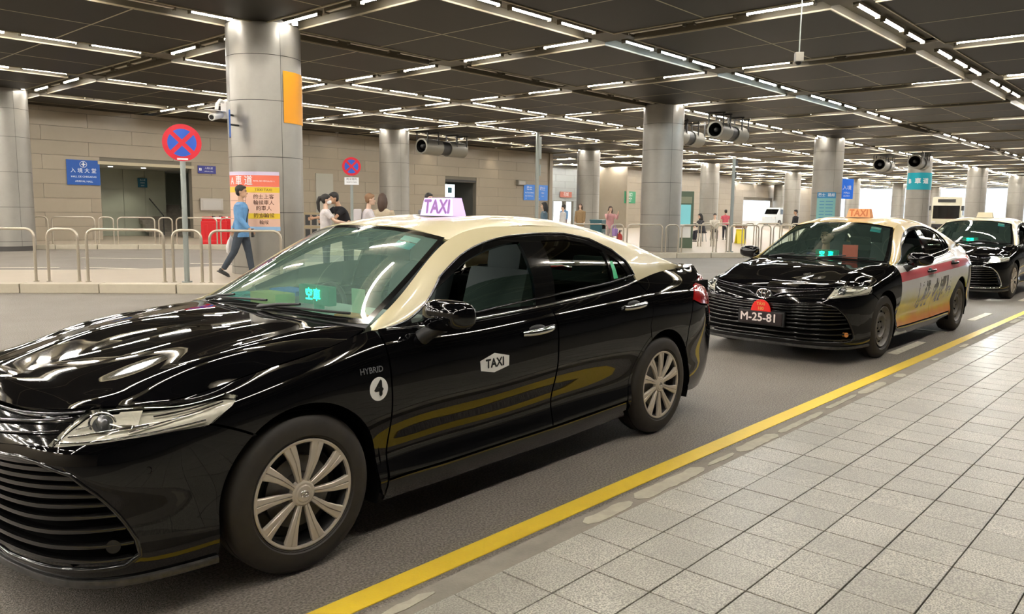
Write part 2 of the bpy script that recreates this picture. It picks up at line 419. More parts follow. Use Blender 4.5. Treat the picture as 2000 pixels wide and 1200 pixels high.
def panel_data(net, poly, scale, sgn, step=.03, inset=.002, off=0., flange=.012, holes=(), mirror_open=None):
    """poly in (u, v); scale makes (u, v) metric; sgn*normal points outward; returns verts, faces, normals (zero = automatic)"""
    S = np.array(scale, float)
    lo, hi = np.array([net.tu[0], net.tv[0]])*S, np.array([net.tu[-1], net.tv[-1]])*S
    P = densify(np.array(poly, float)*S, step*.7)
    if inset: P = inset_poly(P, inset)
    Hs = [inset_poly(densify(np.array(h, float)*S, step*.7), -inset) for h in holes]
    if mirror_open is not None:                       # points on the centre line stay on it
        P[:, mirror_open] = np.where(P[:, mirror_open] < inset*1.5+1e-6, 0, P[:, mirror_open])
    P = np.clip(P, lo, hi)
    mn, mx = P.min(0), P.max(0)
    gx, gy = np.meshgrid(np.arange(mn[0]+step*.5, mx[0], step), np.arange(mn[1]+step*.5, mx[1], step), indexing='ij')
    G = np.stack([gx.ravel(), gy.ravel()], 1)
    if len(G):
        ok = in_poly(G, P) & (seg_dist(G, P) > step*.45)
        for h in Hs: ok &= ~in_poly(G, h) & (seg_dist(G, h) > step*.45)
        G = G[ok]
    V = [Vector(p) for p in P]; E = [(i, (i+1) % len(P)) for i in range(len(P))]
    for h in Hs:
        b = len(V); V += [Vector(p) for p in h]; E += [(b+i, b+(i+1) % len(h)) for i in range(len(h))]
    V += [Vector(p) for p in G]
    vo, eo, fo, ov, _, _ = geometry.delaunay_2d_cdt(V, E, [], 0, 1e-6)
    vo = np.array([tuple(v) for v in vo]); F = np.array([f for f in fo if len(f) == 3])
    c = vo[F].mean(1); ok = in_poly(c, P)
    for h in Hs: ok &= ~in_poly(c, h)
    F = F[ok]
    a = vo[F]; ar = (a[:, 1, 0]-a[:, 0, 0])*(a[:, 2, 1]-a[:, 0, 1])-(a[:, 2, 0]-a[:, 0, 0])*(a[:, 1, 1]-a[:, 0, 1])
    F = F[abs(ar) > 1e-9]; ar = ar[abs(ar) > 1e-9]
    F[ar < 0] = F[ar < 0][:, ::-1]
    if sgn < 0: F = F[:, ::-1]
    uv = vo/S; pos = net.at(uv[:, 0], uv[:, 1]); nor = net.normal(uv[:, 0], uv[:, 1])*sgn
    pos = pos+nor*off
    verts, faces, normals = list(map(tuple, pos)), [tuple(f) for f in F], list(map(tuple, nor))
    if flange:
        cnt = {}
        for f in faces:
            for i in range(3):
                e = (f[i], f[(i+1) % 3]); cnt[e] = 1
        bd = [e for e in cnt if (e[1], e[0]) not in cnt]
        if mirror_open is not None:
            bd = [e for e in bd if not (vo[e[0]][mirror_open] < 1e-5 and vo[e[1]][mirror_open] < 1e-5)]
        mp = {}
        for e in bd:
            for k in e:
                if k not in mp:
                    mp[k] = len(verts); verts.append(tuple(pos[k])); verts.append(tuple(pos[k]-nor[k]*flange)); normals += [(0, 0, 0)]*2
            a, b = mp[e[0]], mp[e[1]]; faces.append((a, a+1, b+1, b))
    return verts, faces, normals

def mirrored(d):
    v, f, n = d
    return [(x, -y, z) for x, y, z in v], [t[::-1] for t in f], [(x, -y, z) for x, y, z in n]

def to_mesh(name, *ds):
    V, F, N = [], [], []
    for v, f, n in ds:
        b = len(V); V += v; N += n; F += [tuple(i+b for i in t) for t in f]
    me = bpy.data.meshes.new(name); me.from_pydata(V, [], F); me.update()
    me.polygons.foreach_set('use_smooth', [True]*len(me.polygons))
    me.normals_split_custom_set_from_vertices(N)
    return me

def xz(net, pts, urange=None): return [tuple(p) for p in net.invert(pts, (0, 2), urange)]

NA, NC, RAIL = build_nets()
NU = upper_nets(NA, RAIL)
SA = (1, .93); SC = (1, .5)

def arc_pts(cx, cz, r, a0, a1, n):
    return [(cx+r*math.cos(math.radians(a0+(a1-a0)*i/n)), cz+r*math.sin(math.radians(a0+(a1-a0)*i/n))) for i in range(n+1)]

def side_polys():
    UR = (.9, 5.6)
    P = {}
    front_arch_rear = xz(NA, arc_pts(0, .335, .378, 128, 0, 20)+[(.395, .25), (.43, .172)], UR)
    P['fender'] = ([(1.385, .533), (1.214, .630), (1.30, .705), (1.335, .775), (1.30, .845), (1.20, .90), (1.105, .945), (1.05, .985), (1.045, 1.0), (2.03, 1.0)]
                   + xz(NA, [(.437, .95), (.437, .86), (.44, .60), (.44, .38), (.43, .20)], UR) + front_arch_rear[:-1][::-1])
    P['front_door'] = xz(NA, [(.445, .285), (.445, .60), (.442, .86), (.445, .935)], UR) + [(2.06, 1.0), (2.35, 1.0), (2.75, 1.0), (3.255, 1.0)] \
        + xz(NA, [(1.65, .86), (1.638, .74), (1.64, .583), (1.65, .38), (1.64, .285)], UR)
    rd_arch = xz(NA, [(2.672, .93), (2.665, .86), (2.625, .76)] + arc_pts(2.825, .335, .405, 118, 172, 10) + [(2.40, .300)], UR)
    P['rear_door'] = xz(NA, [(1.648, .285), (1.658, .38), (1.648, .583), (1.646, .74), (1.658, .86)], UR) + [(3.262, 1.0), (3.7, 1.0), (4.05, 1.0), (4.24, .975)] + rd_arch
    P['sill'] = xz(NA, [(.44, .276), (1.2, .276), (2.0, .280), (2.39, .292), (2.44, .175), (2.0, .172), (1.2, .168), (.44, .168)], UR)
    P['quarter'] = [(4.25, .98), (4.26, 1.0), (4.6, 1.0), (4.9, 1.0), (5.15, 1.0), (5.30, 1.0), (5.38, .93), (5.20, .865), (4.99, .82), (4.87, .70)] \
        + [(4.768, .515)] + xz(NA, arc_pts(2.825, .335, .378, 35, 118, 16), UR) + rd_arch[:3][::-1]
    # the ledge between rear door and rear arch
    P['arch_lip'] = xz(NA, arc_pts(2.825, .335, .378, 118, 180, 12)+[(2.447, .20)], UR) + xz(NA, [(2.44, .26), (2.405, .298)], UR) + rd_arch[3:-1][::-1]
    P['headlamp'] = [(.640, .655), (.757, .662), (.929, .662), (1.064, .650), (1.211, .630), (1.298, .712), (1.33, .785), (1.29, .85), (1.187, .905), (1.09, .945),
                     (1.03, .975), (.90, .965), (.80, .965), (.757, .955), (.72, .83), (.68, .735)]
    P['taillight'] = [(4.875, .70), (5.0, .66), (5.2, .635), (5.45, .64), (5.62, .68), (5.64, .80), (5.45, .86), (5.22, .862), (5.0, .815)]
    P['grille'] = [(0, .590), (.39, .590), (.505, .592), (.60, .572), (.742, .512), (.823, .409), (.943, .191), (.955, .135), (.90, .105), (.6, .098), (0, .095)]
    P['upper_grille'] = [(0, .645), (.25, .645), (.45, .662), (.628, .662), (.67, .74), (.71, .84), (.742, .955), (.6, .975), (.3, .975), (0, .975)]
    arch_front = xz(NA, [(-.375, .170)]+[(-.378, .25)]+arc_pts(0, .335, .378, 180, 129, 12), (.9, 1.6))
    P['front_bumper'] = ([(0, 0), (.5, 0), (1.0, 0)] + arch_front + [(1.385, .528), (1.211, .624), (1.064, .644), (.929, .656), (.757, .656), (.635, .650), (.45, .655), (.25, .638), (0, .638)]
                         + P['grille'])
    P['rear_bumper'] = [(5.0, 0)] + [(6.178, 0), (6.178, .60), (5.6, .60), (5.45, .632), (5.2, .627), (5.0, .652), (4.872, .692), (4.775, .508)] \
        + xz(NA, arc_pts(2.825, .335, .378, 33, 0, 8)+[(3.21, .22)], (4.3, 5.0))
    P['trunk_side'] = [(5.46, .868), (5.65, .808), (5.63, .67), (5.62, .607), (6.178, .607), (6.178, 1.0), (5.31, 1.0), (5.39, .94)]
    # greenhouse
    dlo = [(2.105, .064), (2.33, .40), (2.562, .707), (2.756, .765), (2.94, .80), (3.187, .850), (3.397, .875), (3.713, .880), (3.969, .812), (4.135, .628), (4.219, .389), (4.242, .124), (4.20, .0)]
    P['dlo'] = [(2.09, 0)] + dlo
    P['cream'] = [(2.024, 0), (2.024, 1), (2.75, 1), (3.25, 1), (3.7, 1), (4.05, 1), (4.35, 1), (4.655, 1), (4.905, 1), (5.127, 1), (5.127, .0), (4.6, 0), (4.26, 0)] + dlo[:-1][::-1] + [(2.085, 0)]
    P['win_front'] = xz(NC, [(.655, .968), (.655, 1.003), (.80, 1.080), (.95, 1.147), (1.12, 1.228), (1.30, 1.281), (1.50, 1.315), (1.598, 1.320), (1.575, 1.10), (1.555, .978)])
    P['win_rear'] = xz(NC, [(1.735, .992), (1.762, 1.15), (1.80, 1.322), (2.05, 1.324), (2.22, 1.298), (2.365, 1.250), (2.335, 1.035), (2.05, 1.006)])
    P['win_quarter'] = xz(NC, [(2.365, 1.045), (2.392, 1.232), (2.49, 1.178), (2.545, 1.10), (2.545, 1.066), (2.50, 1.054)])
    P['glass_front'] = xz(NC, [(.66, .962), (.80, 1.020), (.95, 1.075), (1.12, 1.118), (1.32, 1.142), (1.585, 1.150), (1.557, .970)])
    return P
SP = side_polys()

def offset_net(net, sgn, d):
    """the same sheet moved d outward"""
    gu, gv = np.meshgrid(net.tu, net.tv, indexing='ij')
    n = net.normal(gu.ravel(), gv.ravel()).reshape(net.net.shape)*sgn
    return Net(net.net+n*d, net.tu, net.tv)

CAR_MESH = {}
def car_meshes():
    M = CAR_MESH
    def pair(key, net, poly, sc, sgn=-1, **k):
        d = panel_data(net, poly, sc, sgn, **k)
        M[key+'_far'] = to_mesh(key, d); M[key] = to_mesh(key, mirrored(d))
    for k in ('fender', 'front_door', 'rear_door', 'sill', 'quarter', 'arch_lip'):
        pair(k, NA, SP[k], SA, step=.032)
    pair('headlamp_lens', NA, SP['headlamp'], SA, step=.03, off=.001, flange=.02)
    pair('taillight', NA, SP['taillight'], SA, step=.03, off=.002, flange=.02)
    for k in ('front_bumper', 'rear_bumper', 'trunk_side'):
        d = panel_data(NA, SP[k], SA, -1, step=.032)
        if k != 'front_bumper':
            pass
        M[k] = to_mesh(k, d, mirrored(d))
    pair('cabin_side', NC, SP['cream'], SC, step=.032, inset=.001)
    dlo_holes = [SP['win_front'], SP['win_rear'], SP['win_quarter']]
    pair('window_frame', NC, SP['dlo'], SC, step=.03, off=-.003, flange=.02, holes=dlo_holes, inset=.001)
    pair('glass_front', NC, SP['glass_front'], SC, step=.05, off=-.014, flange=0, inset=0)
    pair('glass_rear', NC, SP['win_rear'], SC, step=.05, off=-.010, flange=0, inset=-.004)
    pair('glass_quarter', NC, SP['win_quarter'], SC, step=.05, off=-.010, flange=0, inset=-.004)
    full = [(0, 0), (1, 0), (1, 1), (0, 1)]
    for k, sc, kw in (('hood', (1.2, .78), {}), ('ws', (.75, .72), dict(inset=.001, flange=0)), ('roof', (1.6, .62), dict(inset=.001)),
                      ('rg', (.75, .65), dict(inset=.001, flange=0)), ('deck', (.5, .68), dict(inset=.001))):
        d = panel_data(NU[k], full, sc, 1, step=.035, mirror_open=1, **kw)
        M[k] = to_mesh(k, d, mirrored(d))
    # black ceramic border of the windscreen, and the tinted strip along its top
    b = 1.0
    d = panel_data(NU['ws'], [(0, 0), (1, 0), (1, 1), (0, 1)], (.75, .72), 1, step=.035, off=.0012, flange=0, inset=0, mirror_open=1,
                   holes=[[(.045, -.2), (.955, -.2), (.955, .955), (.045, .955)]])
    M['ws_border'] = to_mesh('border', d, mirrored(d))
    return M
# ---------------------------------------------------------------- wheels, grille, lamps, cabin
def tube_mesh(name, pts, r, n=8, closed=False, smooth=60):
    return MB().tube(pts, r, n, closed).mesh(name, smooth)

def ribbon_solid(name, front, top_h, depth, smooth=40):
    """bar along a list of (point, inward normal): a slat with a rounded front"""
    prof = [(0, -.5), (-.25, -.38), (-.33, 0), (-.25, .38), (0, .5), (1, .45), (1, -.45)]
    V, F = [], []; n = len(prof)
    for p, nn in front:
        for a, b in prof: V.append((p[0]+nn[0]*a*depth, p[1]+nn[1]*a*depth, p[2]+b*top_h))
    for i in range(len(front)-1):
        for k in range(n):
            F.append((i*n+k, i*n+(k+1) % n, (i+1)*n+(k+1) % n, (i+1)*n+k))
    F.append(tuple(range(n))[::-1]); F.append(tuple((len(front)-1)*n+k for k in range(n)))
    me = bpy.data.meshes.new(name); me.from_pydata(V, [], F); me.update()
    bm = bmesh.new(); bm.from_mesh(me); bmesh.ops.recalc_face_normals(bm, faces=bm.faces[:]); bm.to_mesh(me); bm.free()
    smooth_by_angle(me, smooth); return me

def surf_path(us, vs, d=0.):
    """points on the lower body sheet over both sides (negative u = mirrored), moved d inward"""
    us = np.asarray(us, float); vs = np.asarray(vs, float); s = np.sign(us); s[s == 0] = 1
    p = NA.at(abs(us), vs); n = NA.normal(abs(us), vs)
    p = p+n*d; p[:, 1] *= s; n[:, 1] *= s; n[:, 2] *= 0
    return [(tuple(a), tuple(b)) for a, b in zip(p, n)]

def wheel_meshes():
    M = CAR_MESH
    M['tire'] = MB().lathe([(.213, -.070), (.226, -.086), (.236, -.0985), (.240, -.0975), (.245, -.1035), (.275, -.1045), (.305, -.098), (.322, -.085), (.3325, -.068), (.335, -.045),
                            (.335, -.032), (.329, -.030), (.329, -.022), (.335, -.020), (.335, .020), (.329, .022), (.329, .03), (.335, .032), (.335, .05), (.322, .085), (.29, .103), (.24, .103), (.213, .085)], 'Y', n=72).mesh('tire', 40)
    M['tire_mark'] = None
    M['drum'] = MB().lathe([(.215, .09), (.208, -.03), (.205, -.075), (.213, -.088)], 'Y', n=48).lathe([(.0, -.030), (.19, -.022), (.205, .01)], 'Y', n=48).mesh('rim', 40)
    M['disc'] = MB().lathe([(.0, -.038), (.08, -.038), (.085, -.045), (.15, -.045), (.15, -.03)], 'Y', n=36).mesh('brake_disc', 40)
    mb = MB().lathe([(.2125, -.083), (.2135, -.0965), (.209, -.0985), (.2015, -.0965), (.200, -.085)], 'Y', n=64)
    mb.lathe([(.0, -.094), (.03, -.094), (.034, -.091), (.042, -.091), (.05, -.086), (.056, -.070)], 'Y', n=40)
    M['cover_ring'] = mb.mesh('wheel_cover', 30)
    e = MB()
    for rx, rz, cz in ((.019, .013, 0), (.012, .005, .006), (.006, .012, 0)):
        e.tube([(rx*math.cos(a), -.0955, cz+rz*math.sin(a)) for a in np.linspace(0, 2*PI, 20, endpoint=False)], .0014, 6, True)
    M['hub_emblem'] = e.mesh('emblem', 60)
    # a spoke: two facets either side of a groove, sweeping slightly sideways
    V, F = [], []; st = [(.046, .0100, -.086, 0), (.085, .0135, -.091, .003), (.13, .0180, -.0955, .005), (.17, .0235, -.0965, .003), (.204, .0295, -.0955, 0)]
    prof = [(-1, .016), (-1, .003), (-.86, 0), (-.12, -.001), (0, .0035), (.12, -.001), (.86, 0), (1, .003), (1, .016)]
    n = len(prof)
    for r, w, y, o in st:
        for a, b in prof: V.append((o+a*w, y+b, r))
    for i in range(len(st)-1):
        for k in range(n-1): F.append((i*n+k, i*n+k+1, (i+1)*n+k+1, (i+1)*n+k))
    me = bpy.data.meshes.new('spoke'); me.from_pydata(V, [], F); me.update()
    bm = bmesh.new(); bm.from_mesh(me); bmesh.ops.recalc_face_normals(bm, faces=bm.faces[:]); bm.to_mesh(me); bm.free(); smooth_by_angle(me, 25)
    M['spoke'] = me
    mb = MB().lathe([(.2125, -.080), (.214, -.094), (.206, -.094), (.198, -.075), (.17, -.060), (.150, -.066), (.142, -.074), (.115, -.074), (.105, -.055), (.07, -.040), (.045, -.050), (.030, -.062), (.0, -.062)], 'Y', n=48)
    M['steel'] = mb.mesh('steel_wheel', 40)
    m2 = MB()
    for k in range(10):
        a = 2*PI*k/10; m2.cyl((.158*math.cos(a), -.068, .158*math.sin(a)), (.158*math.cos(a), -.055, .158*math.sin(a)), .011, n=10)
    for k in range(5):
        a = 2*PI*k/5; m2.cyl((.055*math.cos(a), -.062, .055*math.sin(a)), (.055*math.cos(a), -.045, .055*math.sin(a)), .009, n=6)
    M['steel_holes'] = m2.mesh('vent_holes', 40)

def front_meshes():
    M = CAR_MESH
    gb = np.array([(.592, .49), (.572, .60), (.512, .742), (.409, .823), (.191, .943), (.135, .955), (.10, .88)])
    M['slats'] = []
    for v in (.128, .180, .232, .284, .338, .390, .440, .488, .532, .568):
        um = float(np.interp(-v, -gb[:, 0], gb[:, 1]))-.012
        us = np.linspace(-um, um, 41)
        vv = v+.0*us
        M['slats'].append(ribbon_solid('slat', surf_path(us, vv, .020), .019, .028))
    d = panel_data(NA, SP['grille'], SA, -1, step=.05, off=-.060, flange=0, inset=-.01, mirror_open=0)
    M['grille_back'] = to_mesh('grille_backing', d, mirrored(d))
    d = panel_data(NA, SP['upper_grille'], SA, -1, step=.04, off=-.018, flange=0, inset=-.004, mirror_open=0)
    M['upper_back'] = to_mesh('upper_grille', d, mirrored(d))
    P = densify(np.array(SP['grille'][1:]), .04); P = P[:-25] if P[-1, 1] > .2 else P
    while P[-1, 0] < .02 and P[-1, 1] > .1: P = P[:-1]
    us = np.concatenate([P[:, 0], -P[::-1, 0]]); vs = np.concatenate([P[:, 1], P[::-1, 1]])
    pts = [p for p, n in surf_path(us, vs, .006)]
    M['grille_frame'] = tube_mesh('grille_frame', pts, .010, 8, True)
    M['grille_frame'].name = 'grille_frame'
    # wings that run from the emblem out to the lamps
    for i, (uu, vv, r) in enumerate((([.05, .10, .17, .26, .40, .55, .69], [.665, .70, .765, .805, .835, .862, .885], [.006, .008, .008, .007, .006, .005, .004]),
                                     ([.06, .20, .35, .50, .66], [.655, .70, .725, .74, .755], [.005, .005, .005, .004, .003]),
                                     ([.0, .2, .4, .6, .74], [.955, .955, .955, .958, .962], [.004]*5))):
        k = spl(np.arange(len(uu)), np.array([uu, vv, r]).T, np.linspace(0, len(uu)-1, 30))
        full = np.vstack([k[::-1]*[-1, 1, 1], k])
        if i < 2:
            h = [p for p, n in surf_path(k[:, 0], k[:, 1], .006)]
            a = MB().tube(h, list(k[:, 2]), 8); a.tube([(x, -y, z) for x, y, z in h], list(k[:, 2]), 8)
            M['wing%d' % i] = a.mesh('grille_wing', 60)
        else:
            M['wing%d' % i] = tube_mesh('hood_trim', [p for p, n in surf_path(full[:, 0], full[:, 1], .004)], .005, 8)
    # emblem: three interlocked ovals
    e = MB(); x0 = -.928
    for rx, rz, cz, t in ((.075, .050, 0, .0075), (.048, .020, .026, .006), (.022, .046, .002, .006)):
        e.tube([(x0-.006+.012*((rx*math.cos(a))/.075)**2, rx*math.cos(a), .672+cz+rz*math.sin(a)) for a in np.linspace(0, 2*PI, 32, endpoint=False)], t, 8, True)
    M['emblem'] = e.mesh('emblem', 60)
    M['emblem_back'] = MB().cyl((-.928, 0, 0), (-.905, 0, 0), .072, n=32).xform(Matrix.Translation((0, 0, .672)) @ Matrix.Diagonal((1, 1, .66, 1))).mesh('emblem_plate', 40)
    # headlamp insides
    for sd in (1, -1):
        k = '' if sd < 0 else '_far'
        d = panel_data(NA, SP['headlamp'], SA, -1, step=.04, off=-.030, flange=0, inset=-.006)
        M['lamp_bowl'+k] = to_mesh('reflector', d if sd > 0 else mirrored(d))
        mb = MB()
        c, n = surf_path([sd*.83], [.80], .02)[0]
        c2, n2 = surf_path([sd*.83], [.80], .05)[0]
        mb.cyl(c, c2, .034, n=24).ball(c, .033, (.6, 1, 1), 10)
        M['lamp_lens'+k] = mb.mesh('projector_lens', 40)
        mb = MB()
        ring = []
        t = Vector((-n[1], n[0], 0)).normalized()
        for a in np.linspace(0, 2*PI, 28, endpoint=False):
            ring.append(Vector(c)+t*.045*math.cos(a)+Vector((0, 0, .040*math.sin(a))))
        mb.tube(ring, .004, 8, True)
        for (ua, va, ub, vb, r) in ((.70, .72, 1.0, .735, .004), (.72, .77, .79, .79, .003), (.9, .93, 1.26, .85, .004), (.93, .70, 1.28, .79, .003), (1.02, .82, 1.26, .83, .004), (.66, .68, 1.2, .66, .0035), (.94, .72, .98, .92, .004)):
            uu = np.linspace(ua, ub, 12)*sd; vv = np.linspace(va, vb, 12)
            mb.tube([p for p, q_ in surf_path(uu, vv, .018)], r, 6)
        M['lamp_trim'+k] = mb.mesh('lamp_bezel', 60)
        d = panel_data(NA, [(.87, .77), (.965, .74), (.985, .93), (.90, .93)], SA, -1, step=.03, off=-.012, flange=.01, inset=0)
        M['lamp_block'+k] = to_mesh('reflector_step', d if sd > 0 else mirrored(d))
        # fog lamp in the lower corner
        c, n = surf_path([sd*.865], [.175], .012)[0]; c2, _ = surf_path([sd*.865], [.175], .05)[0]
        M['fog'+k] = MB().cyl(c, c2, .024, n=20).mesh('fog_lamp', 40)
    # lower lip
    us = np.linspace(-1.22, 1.22, 70)
    M['lip'] = ribbon_solid('lip', surf_path(us, .03+0*us+.03*(abs(us) > 5), -.012), .030, .030)
    # plate
    M['plate'] = MB().box(-.972, 0, .455, .012, .46, .125).mesh('number_plate', None, .004)
    M['plate_bed'] = MB().box(-.955, 0, .455, .03, .50, .15).mesh('plate_bed', None, .006)

def cabin_meshes():
    M = CAR_MESH
    mb = MB()
    mb.box(-.21, 0, .44, 1.16, 1.24, .46).box(.2, 0, .60, .4, 1.5, .30)
    mb.box(1.5, 0, .215, 2.3, 1.60, .05).box(3.05, 0, .60, 1.35, 1.20, .74).box(2.75, 0, .98, .75, 1.30, .06)
    for s in (-1, 1):
        mb.box(1.45, s*.805, .56, 2.0, .05, .70).box(2.55, s*.76, .80, .5, .10, .36).box(3.35, s*.72, .72, .55, .16, .55)
        for cx in (0, 2.825):
            ring = [(cx+.405*math.cos(a), .335+.405*math.sin(a)) for a in np.linspace(math.radians(-22), math.radians(202), 30)]
            A_ = [mb.bm.verts.new((x, s*.60, z)) for x, z in ring]; B_ = [mb.bm.verts.new((x, s*.885, z)) for x, z in ring]
            for i in range(29): mb.bm.faces.new((A_[i], A_[i+1], B_[i+1], B_[i]))
            mb.bm.faces.new(A_)
    M['underbody'] = mb.mesh('underbody', None)
    mb = MB()
    mb.box(.65, 0, .915, .52, 1.36, .10, m=Matrix.Identity(4)).box(.86, 0, .76, .14, 1.44, .24)
    mb.box(.80, .37, .965, .18, .42, .05)
    M['dashboard'] = mb.mesh('dashboard', None, .02)
    mb = MB()
    mb.tube([(1.02+.05*math.sin(a), .37+.18*math.cos(a), .87+.17*math.sin(a)) for a in np.linspace(0, 2*PI, 28, endpoint=False)], .014, 8, True)
    mb.cyl((1.0, .37, .87), (.86, .37, .82), .04, n=12); mb.box(1.01, .37, .87, .02, .34, .03)
    M['steering'] = mb.mesh('steering_wheel', 50)
    def seat(w, x, y):
        b = MB(); b.box(0, 0, 0, .52, w, .16); M1 = Matrix.Translation((.31, 0, .34)) @ Matrix.Rotation(math.radians(17), 4, 'Y')
        b.box(0, 0, 0, .14, w*.96, .62, m=M1)
        return b.xform(Matrix.Translation((x, y, .50))).mesh('seat', 60, .045)
    M['seat_r'] = seat(.50, 1.42, .36); M['seat_l'] = seat(.50, 1.42, -.36)
    def hr(x, y, z=1.19): return MB().box(0, 0, 0, .09, .27, .17).xform(Matrix.Translation((x, y, z)) @ Matrix.Rotation(math.radians(10), 4, 'Y')).mesh('headrest', 60, .035)
    M['hr_r'] = hr(1.85, .36, 1.215); M['hr_l'] = hr(1.85, -.36, 1.215); M['hr3'] = hr(2.72, -.36, 1.10); M['hr4'] = hr(2.72, .36, 1.10)
    M['bench'] = MB().box(2.30, 0, .50, .50, 1.36, .17).box(0, 0, 0, .15, 1.34, .60, m=Matrix.Translation((2.62, 0, .78)) @ Matrix.Rotation(math.radians(20), 4, 'Y')).mesh('rear_seat', 60, .05)
    M['headliner'] = to_mesh('headliner', *[(lambda d: d)(panel_data(NU['roof'], [(0.02, 0), (.98, 0), (.98, .97), (.02, .97)], (1.6, .62), -1, step=.08, off=.035, flange=0, inset=0, mirror_open=1))])
    d = panel_data(NU['roof'], [(0.02, 0), (.98, 0), (.98, .97), (.02, .97)], (1.6, .62), -1, step=.08, off=.035, flange=0, inset=0, mirror_open=1)
    M['headliner'] = to_mesh('headliner', d, mirrored(d))
    M['inner_mirror'] = MB().box(.98, 0, 1.30, .035, .24, .07).cyl((.96, 0, 1.32), (.99, 0, 1.385), .012, n=8).mesh('inner_mirror', 50, .012)
    # cowl strip between hood and windscreen
    c1 = curve([(.317, 0, .978), (.332, .3, .977), (.367, .6, .968), (.42, .765, .957)], 16)
    c2 = curve([(.352, 0, .988), (.367, .35, .985), (.405, .6, .977), (.462, .738, .972)], 16)
    V = []; F = []
    for s in (1, -1):
        b = len(V)
        for i in range(16): V += [(c1[i][0]-.02, s*c1[i][1], c1[i][2]-.012), (c2[i][0], s*c2[i][1], c2[i][2]-.002)]
        F += [(b+2*i, b+2*i+2, b+2*i+3, b+2*i+1)[::s] for i in range(15)]
    me = bpy.data.meshes.new('cowl'); me.from_pydata(V, [], F); me.update(); M['cowl'] = me
    # wipers
    def wip(y0, y1):
        f = lambda y, t: Vector(tuple(NU['ws'].at([t], [min(1, abs(y)/.73)])[0]*[1, 1 if y >= 0 else -1, 1]))
        a = f(y0, .0)+Vector((-.01, 0, .012)); b = f((y0+y1)/2, .045)+Vector((-.012, 0, .030)); 
        blade = [f(y0+(y1-y0)*t, .012+.045*t)+Vector((-.008, 0, .016)) for t in np.linspace(.0, 1, 10)]
        m = MB().tube([a, a.lerp(b, .5)+Vector((0, 0, .006)), b], [.011, .009, .006], 8).tube(blade, .0065, 6)
        return m.mesh('wiper', 60)
    M['wiper_a'] = wip(.56, -.04); M['wiper_b'] = wip(-.02, -.62)
    # belt moulding, door handles, mirror
    for sd in (1, -1):
        k = '' if sd < 0 else '_far'
        uu = np.linspace(2.10, 4.24, 60)
        p = NC.at(uu, 0*uu+.012); p[:, 1] += .004
        M['belt'+k] = tube_mesh('belt_trim', [(x, sd*y, z) for x, y, z in p], .0075, 8)
        q = np.array([(2.105, .064), (2.33, .40), (2.562, .707), (2.756, .765), (2.94, .80), (3.187, .850), (3.397, .875), (3.713, .880), (3.969, .812), (4.135, .628), (4.219, .389), (4.242, .124), (4.20, .0)])
        q = densify(q[:-1], .05)[:-3]
        p = NC.at(q[:, 0], q[:, 1])
        M['drip'+k] = tube_mesh('window_trim', [(x, sd*(y+.001), z+.001) for x, y, z in p], .006, 8)
        for nm, xa, xb, z in (('handle_f', 1.350, 1.605, .852), ('handle_r', 2.330, 2.580, .905)):
            uv = NA.invert([(xa+(xb-xa)*t, z-.004+.010*t) for t in np.linspace(0, 1, 9)], (0, 2), (2, 5))
            P = NA.at(uv[:, 0], uv[:, 1]); off = np.array([.004, .026, .034, .037, .038, .037, .034, .026, .004]); P[:, 1] += off
            rr = [.013, .014, .015, .0155, .016, .0155, .015, .014, .013]
            m_ = MB().tube([(x, y, zz) for x, y, zz in P], rr, 10)
            m_.xform(Matrix.Translation((0, 0, z)) @ Matrix.Diagonal((1, 1, 1.15, 1)) @ Matrix.Translation((0, 0, -z)))
            if sd < 0: m_.xform(Matrix.Diagonal((1, -1, 1, 1)))
            M[nm+k] = m_.mesh('door_handle', 60)
            c = NA.at(*[[float(w)] for w in uv[4]])[0]
            M[nm+'_cup'+k] = MB().ball((c[0], sd*(c[1]-.010), z), 1, (.085, .014, .032), 10).mesh('handle_cup', 80)
        # door mirror
        mb = MB(); mb.box(0, 0, 0, .15, .235, .155)
        bmesh.ops.subdivide_edges(mb.bm, edges=mb.bm.edges[:], cuts=3, use_grid_fill=True)
        for v in mb.bm.verts:
            x, y, z = v.co.x/.075, v.co.y/.1175, v.co.z/.0775
            L = (abs(x)**3.2+abs(y)**3.2+abs(z)**3.2)**(1/3.2)
            v.co = Vector((x/L*.075, y/L*.1175, z/L*.0775)) if L > 1e-6 else v.co
            if v.co.x > 0: v.co.x *= .35
            t = (y/L+1)/2
            v.co.z *= 1-.22*t; v.co.z += .006*t; v.co.x += .03*t
            v.co.z -= .010*(1 if v.co.z < 0 and v.co.x < 0 else 0)*0
        mb.xform(Matrix.Translation((.715, .995, 1.010)) @ Matrix.Diagonal((1.15, 1.12, 1.06, 1)))
        if sd < 0: mb.xform(Matrix.Diagonal((1, -1, 1, 1)))
        me = mb.mesh('side_mirror', 60); M['mirror'+k] = me
        m2 = MB().box(0, 0, 0, .006, .19, .115)
        m2.xform(Matrix.Translation((.738, sd*.985, 1.012)) @ Matrix.Rotation(sd*-.12, 4, 'Z'))
        M['mirror_glass'+k] = m2.mesh('mirror_glass', None, .002)
        m3 = MB().tube([(.665, sd*.865, .900), (.680, sd*.895, .925), (.70, sd*.935, .948), (.712, sd*.965, .962)], [.040, .036, .032, .034], 10)
        M['mirror_arm'+k] = m3.mesh('mirror_arm', 60)

